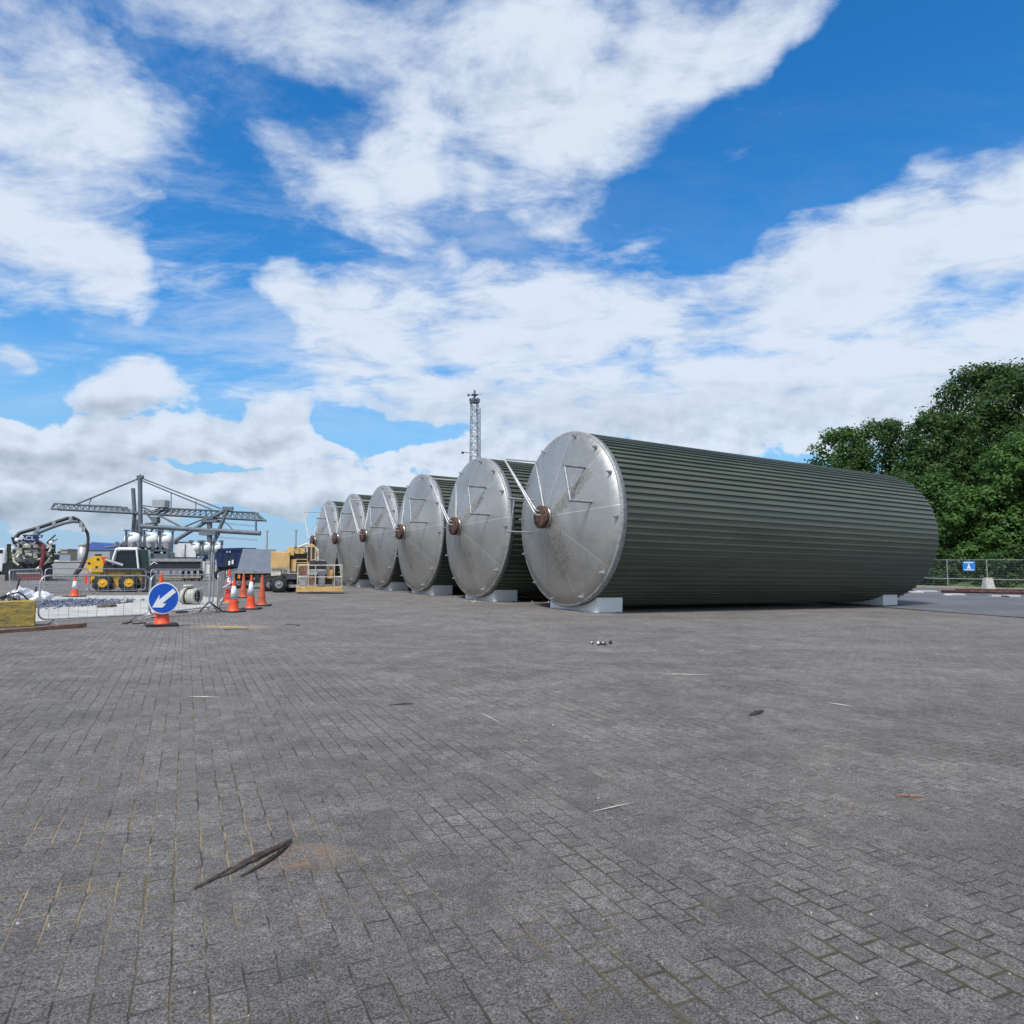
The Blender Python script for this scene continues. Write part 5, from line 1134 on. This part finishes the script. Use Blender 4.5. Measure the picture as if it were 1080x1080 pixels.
def lying(px0, py0, px1, py1, r, m, name, lb, cat, grp):
    a, b_ = G(px0, py0), G(px1, py1); d = b_ - a; t = thing(name, lb, cat, a, math.atan2(d.y, d.x), grp)
    mb = MB(); mb.lathe([(r * .8, 0), (r, .0), (r, d.length), (r * .8, d.length)], 16, 'x', (0, 0, r + .08)); mb.build('barrel', m, t)
    mb = MB(); mb.lathe([(r * 1.12, d.length * .3), (r * 1.12, d.length * .3 + .12)], 16, 'x', (0, 0, r + .08)); mb.lathe([(r * 1.12, d.length * .8), (r * 1.12, d.length * .8 + .12)], 16, 'x', (0, 0, r + .08)); mb.build('collar', 'dark_rust', t)
    return t
lying(993, 626.5, 1100, 628.5, .09, 'dark_rust', 'steel_pipe', 'long dark red pipe lying along the verge, nearest one', 'pipe', 'dark rusty pipes on the verge')
lying(1008, 624.5, 1110, 625.8, .08, 'dark_rust', 'steel_pipe', 'long dark red pipe lying behind the nearest one at the fence foot', 'pipe', 'dark rusty pipes on the verge')
q = random.Random(33)
labs = ['pale broken slab nearest the tank end on the verge', 'pale flat slab second from the tank end', 'pale slab in front of the pipe left end', 'small pale slab under the dark pipe', 'pale slab nearest the right edge below the pipe']
for i, (px, py, wpx) in enumerate(((965, 625.5, 6), (977, 624.5, 9), (1007, 628, 9), (1048, 629.5, 5), (1066, 629.8, 7))):
    g = G(px, py); s2 = g.y / F; mb = MB(); mb.box(-wpx * s2, wpx * s2, -.3, .3, 0, .1, ch=.03); mb.v = [(x * (1 + .15 * math.sin(i + z * 30)), y, z) for x, y, z in mb.v]
    o = mb.build('broken_slab', 'conc'); o.location = g; o.rotation_euler = (0, 0, q.uniform(-.3, .3)); tag(o, labs[i], 'slab', 'pale broken slabs on the verge')

# ---------------------------------------------------------------- trees on the bank
def leaf_tree(name, px, Y, ytop, wpx, leaf, lb, seed, nleaf=15000, zlow=.18, cat='tree', leafsize=.17, lump=1.0):
    q = random.Random(seed); npr = np.random.default_rng(seed)
    b_ = atY(px, 590, Y); zt = atY(px, ytop, Y).z; gb = bank_z(b_.x, Y) - .3
    t = thing(name, lb, cat, (b_.x, Y, gb)); Ht = zt - gb; rx = wpx * Y / F / 2
    mb = MB()
    if zlow > .05: mb.tube([(0, 0, -.2), (q.uniform(-.2, .2), 0, Ht * .3), (q.uniform(-.5, .5), q.uniform(-.3, .3), Ht * .8)], [.022 * Ht, .016 * Ht, .05], 8)
    else: mb.tube([(0, 0, -.2), (0, 0, Ht * .5)], .06, 6)
    cl = []; ncl = int(70 * lump); ga = q.uniform(0, 6)
    for k in range(ncl):
        zz_ = zlow + (1 - zlow) * (k + .5) / ncl; v = ga + k * 2.39996
        u_ = (zz_ - zlow) / (1 - zlow); env = (1 - max(0, (u_ - .3) / .7) ** 2.3) ** .5 * (.82 + .18 * min(1, u_ / .3))
        rr = rx * env * (q.uniform(.62, .95) if k % 4 else q.uniform(.1, .5)); cr_ = q.uniform(.22, .36) * rx * (1.05 - .35 * u_)
        cx, cy, cz = rr * math.cos(v), rr * math.sin(v) * .9, min(Ht * zz_, Ht - cr_ * .5 * q.uniform(.6, 1.3)); cl.append((cx, cy, cz, cr_))
        if k % 4 == 0 and zlow > .05: mb.tube([(0, 0, Ht * zz_ * .55), (cx * .5, cy * .5, Ht * zz_ * .75), (cx * .8, cy * .8, cz)], [.1, .06, .02], 5, False)
    mb.build('trunk', 'bark', t)
    tot = sum(c[3] ** 2 for c in cl); V = []
    for (cx, cy, cz, cr_) in cl:
        n = int(nleaf * cr_ ** 2 / tot); d = npr.normal(size=(n, 3)); d /= np.linalg.norm(d, axis=1)[:, None]
        rad = cr_ * npr.uniform(.25, 1.15, n) ** .6 * (1 + .25 * np.sin(d[:, 0] * 7 + cx * 5) * np.sin(d[:, 2] * 6 + d[:, 1] * 5 + cz))
        P = d * rad[:, None] * np.array([1.1, 1.1, .68]) + np.array([cx, cy, cz]); P += npr.normal(size=(n, 3)) * .1
        nrm_ = d * .6 + npr.normal(size=(n, 3)) * .5 + np.array([0, 0, .6]); nrm_ /= np.linalg.norm(nrm_, axis=1)[:, None]
        a = np.cross(nrm_, npr.normal(size=(n, 3))); a /= np.linalg.norm(a, axis=1)[:, None]; b2 = np.cross(nrm_, a); s = leafsize * npr.uniform(.6, 1.3, (n, 1))
        V.append(np.stack([P - a * s, P - b2 * s * .6, P + a * s, P + b2 * s * .6], 1))
    V = np.concatenate(V).reshape(-1, 3); nq = len(V) // 4
    me = bpy.data.meshes.new('crown'); me.vertices.add(len(V)); me.vertices.foreach_set('co', V.ravel().astype(np.float32))
    me.loops.add(nq * 4); me.loops.foreach_set('vertex_index', np.arange(nq * 4, dtype=np.int32)); me.polygons.add(nq)
    me.polygons.foreach_set('loop_start', np.arange(0, nq * 4, 4, dtype=np.int32)); me.update(calc_edges=True); me.materials.append(M[leaf])
    o = bpy.data.objects.new('crown', me); COL.objects.link(o); o.parent = t; return t
YF = pA.y
def bank_z(x, y):
    dn = (Vector((x, y, 0)) - Vector((fL.x, fL.y, 0))).dot(nrm); z = 0
    for (d0, h0), (d1, h1) in zip(rows[:-1], rows[1:]):
        if d0 <= dn <= d1: z = h0 + (h1 - h0) * (dn - d0) / (d1 - d0)
    return gz(x, y) + (z if dn < 90 else 7)
TREES = [
 ('broadleaf_tree', 893, 12, 452, 80, 'leaf_mid', 'lower mid green tree just above the far end of the nearest tank', 16000, .15),
 ('broadleaf_tree', 942, 16, 444, 104, 'leaf_dark', 'dark green tree right of the leftmost tree, behind the tank end', 24000, .12),
 ('broadleaf_tree', 998, 14, 436, 96, 'leaf_dark', 'dark tree in the middle of the wooded bank above the tank end', 24000, .12),
 ('broadleaf_tree', 1052, 20, 386, 130, 'leaf_dark', 'tallest rounded dark tree at the top right', 40000, .15),
 ('broadleaf_tree', 1125, 19, 380, 130, 'leaf_dark', 'tall dark tree cut off by the right edge', 28000, .15),
 ('broadleaf_tree', 1092, 9, 458, 104, 'leaf_light', 'bright green tree at the right edge before the tall dark ones', 26000, .08),
 ('broadleaf_tree', 1036, 7, 515, 90, 'leaf_light', 'low bright green bushy tree above the concrete block at the fence', 20000, .06),
 ('broadleaf_tree', 985, 8, 500, 84, 'leaf_mid', 'mid green bushy tree beside the tank end, behind the fence', 18000, .06),
 ('broadleaf_tree', 858, 22, 488, 60, 'leaf_dark', 'low dark tree mostly hidden behind the nearest tank', 8000, .1),
 ('broadleaf_tree', 1160, 8, 440, 110, 'leaf_mid', 'mid green tree beyond the right edge', 12000, .08),
]
def fence_y(px):      # world Y of the fence line seen at this column
    return G(px, 620 + (px - 1000) / 42 * 1.5).y
for i, (nm, px, dY, yt, wp, lf, lb, nl, zl) in enumerate(TREES): leaf_tree(nm, px, fence_y(px) + dY, yt, wp, lf, lb, 100 + i, nl, zl)
for i, px in enumerate(range(925, 1180, 21)):
    leaf_tree('hedge_shrub', px, fence_y(px) + 2.6 + (i % 3) * 1.2, 572 + (i * 37 % 15), 46, ['leaf_mid', 'leaf_dark', 'leaf_light'][i % 3], ['mid green', 'dark green', 'bright green'][i % 3] + ' shrub behind the fence, ' + ['behind the tank end', 'just left of the tank end', 'at the tank end', 'right of the tank end', 'left of the blue sign', 'behind the blue sign', 'left of the concrete block', 'right of the concrete block', 'at the right edge', 'just outside the right edge', 'outside the right edge', 'farther outside the right edge', 'farthest to the right'][i], 300 + i, 3600, .02, 'shrub', .13, .5)
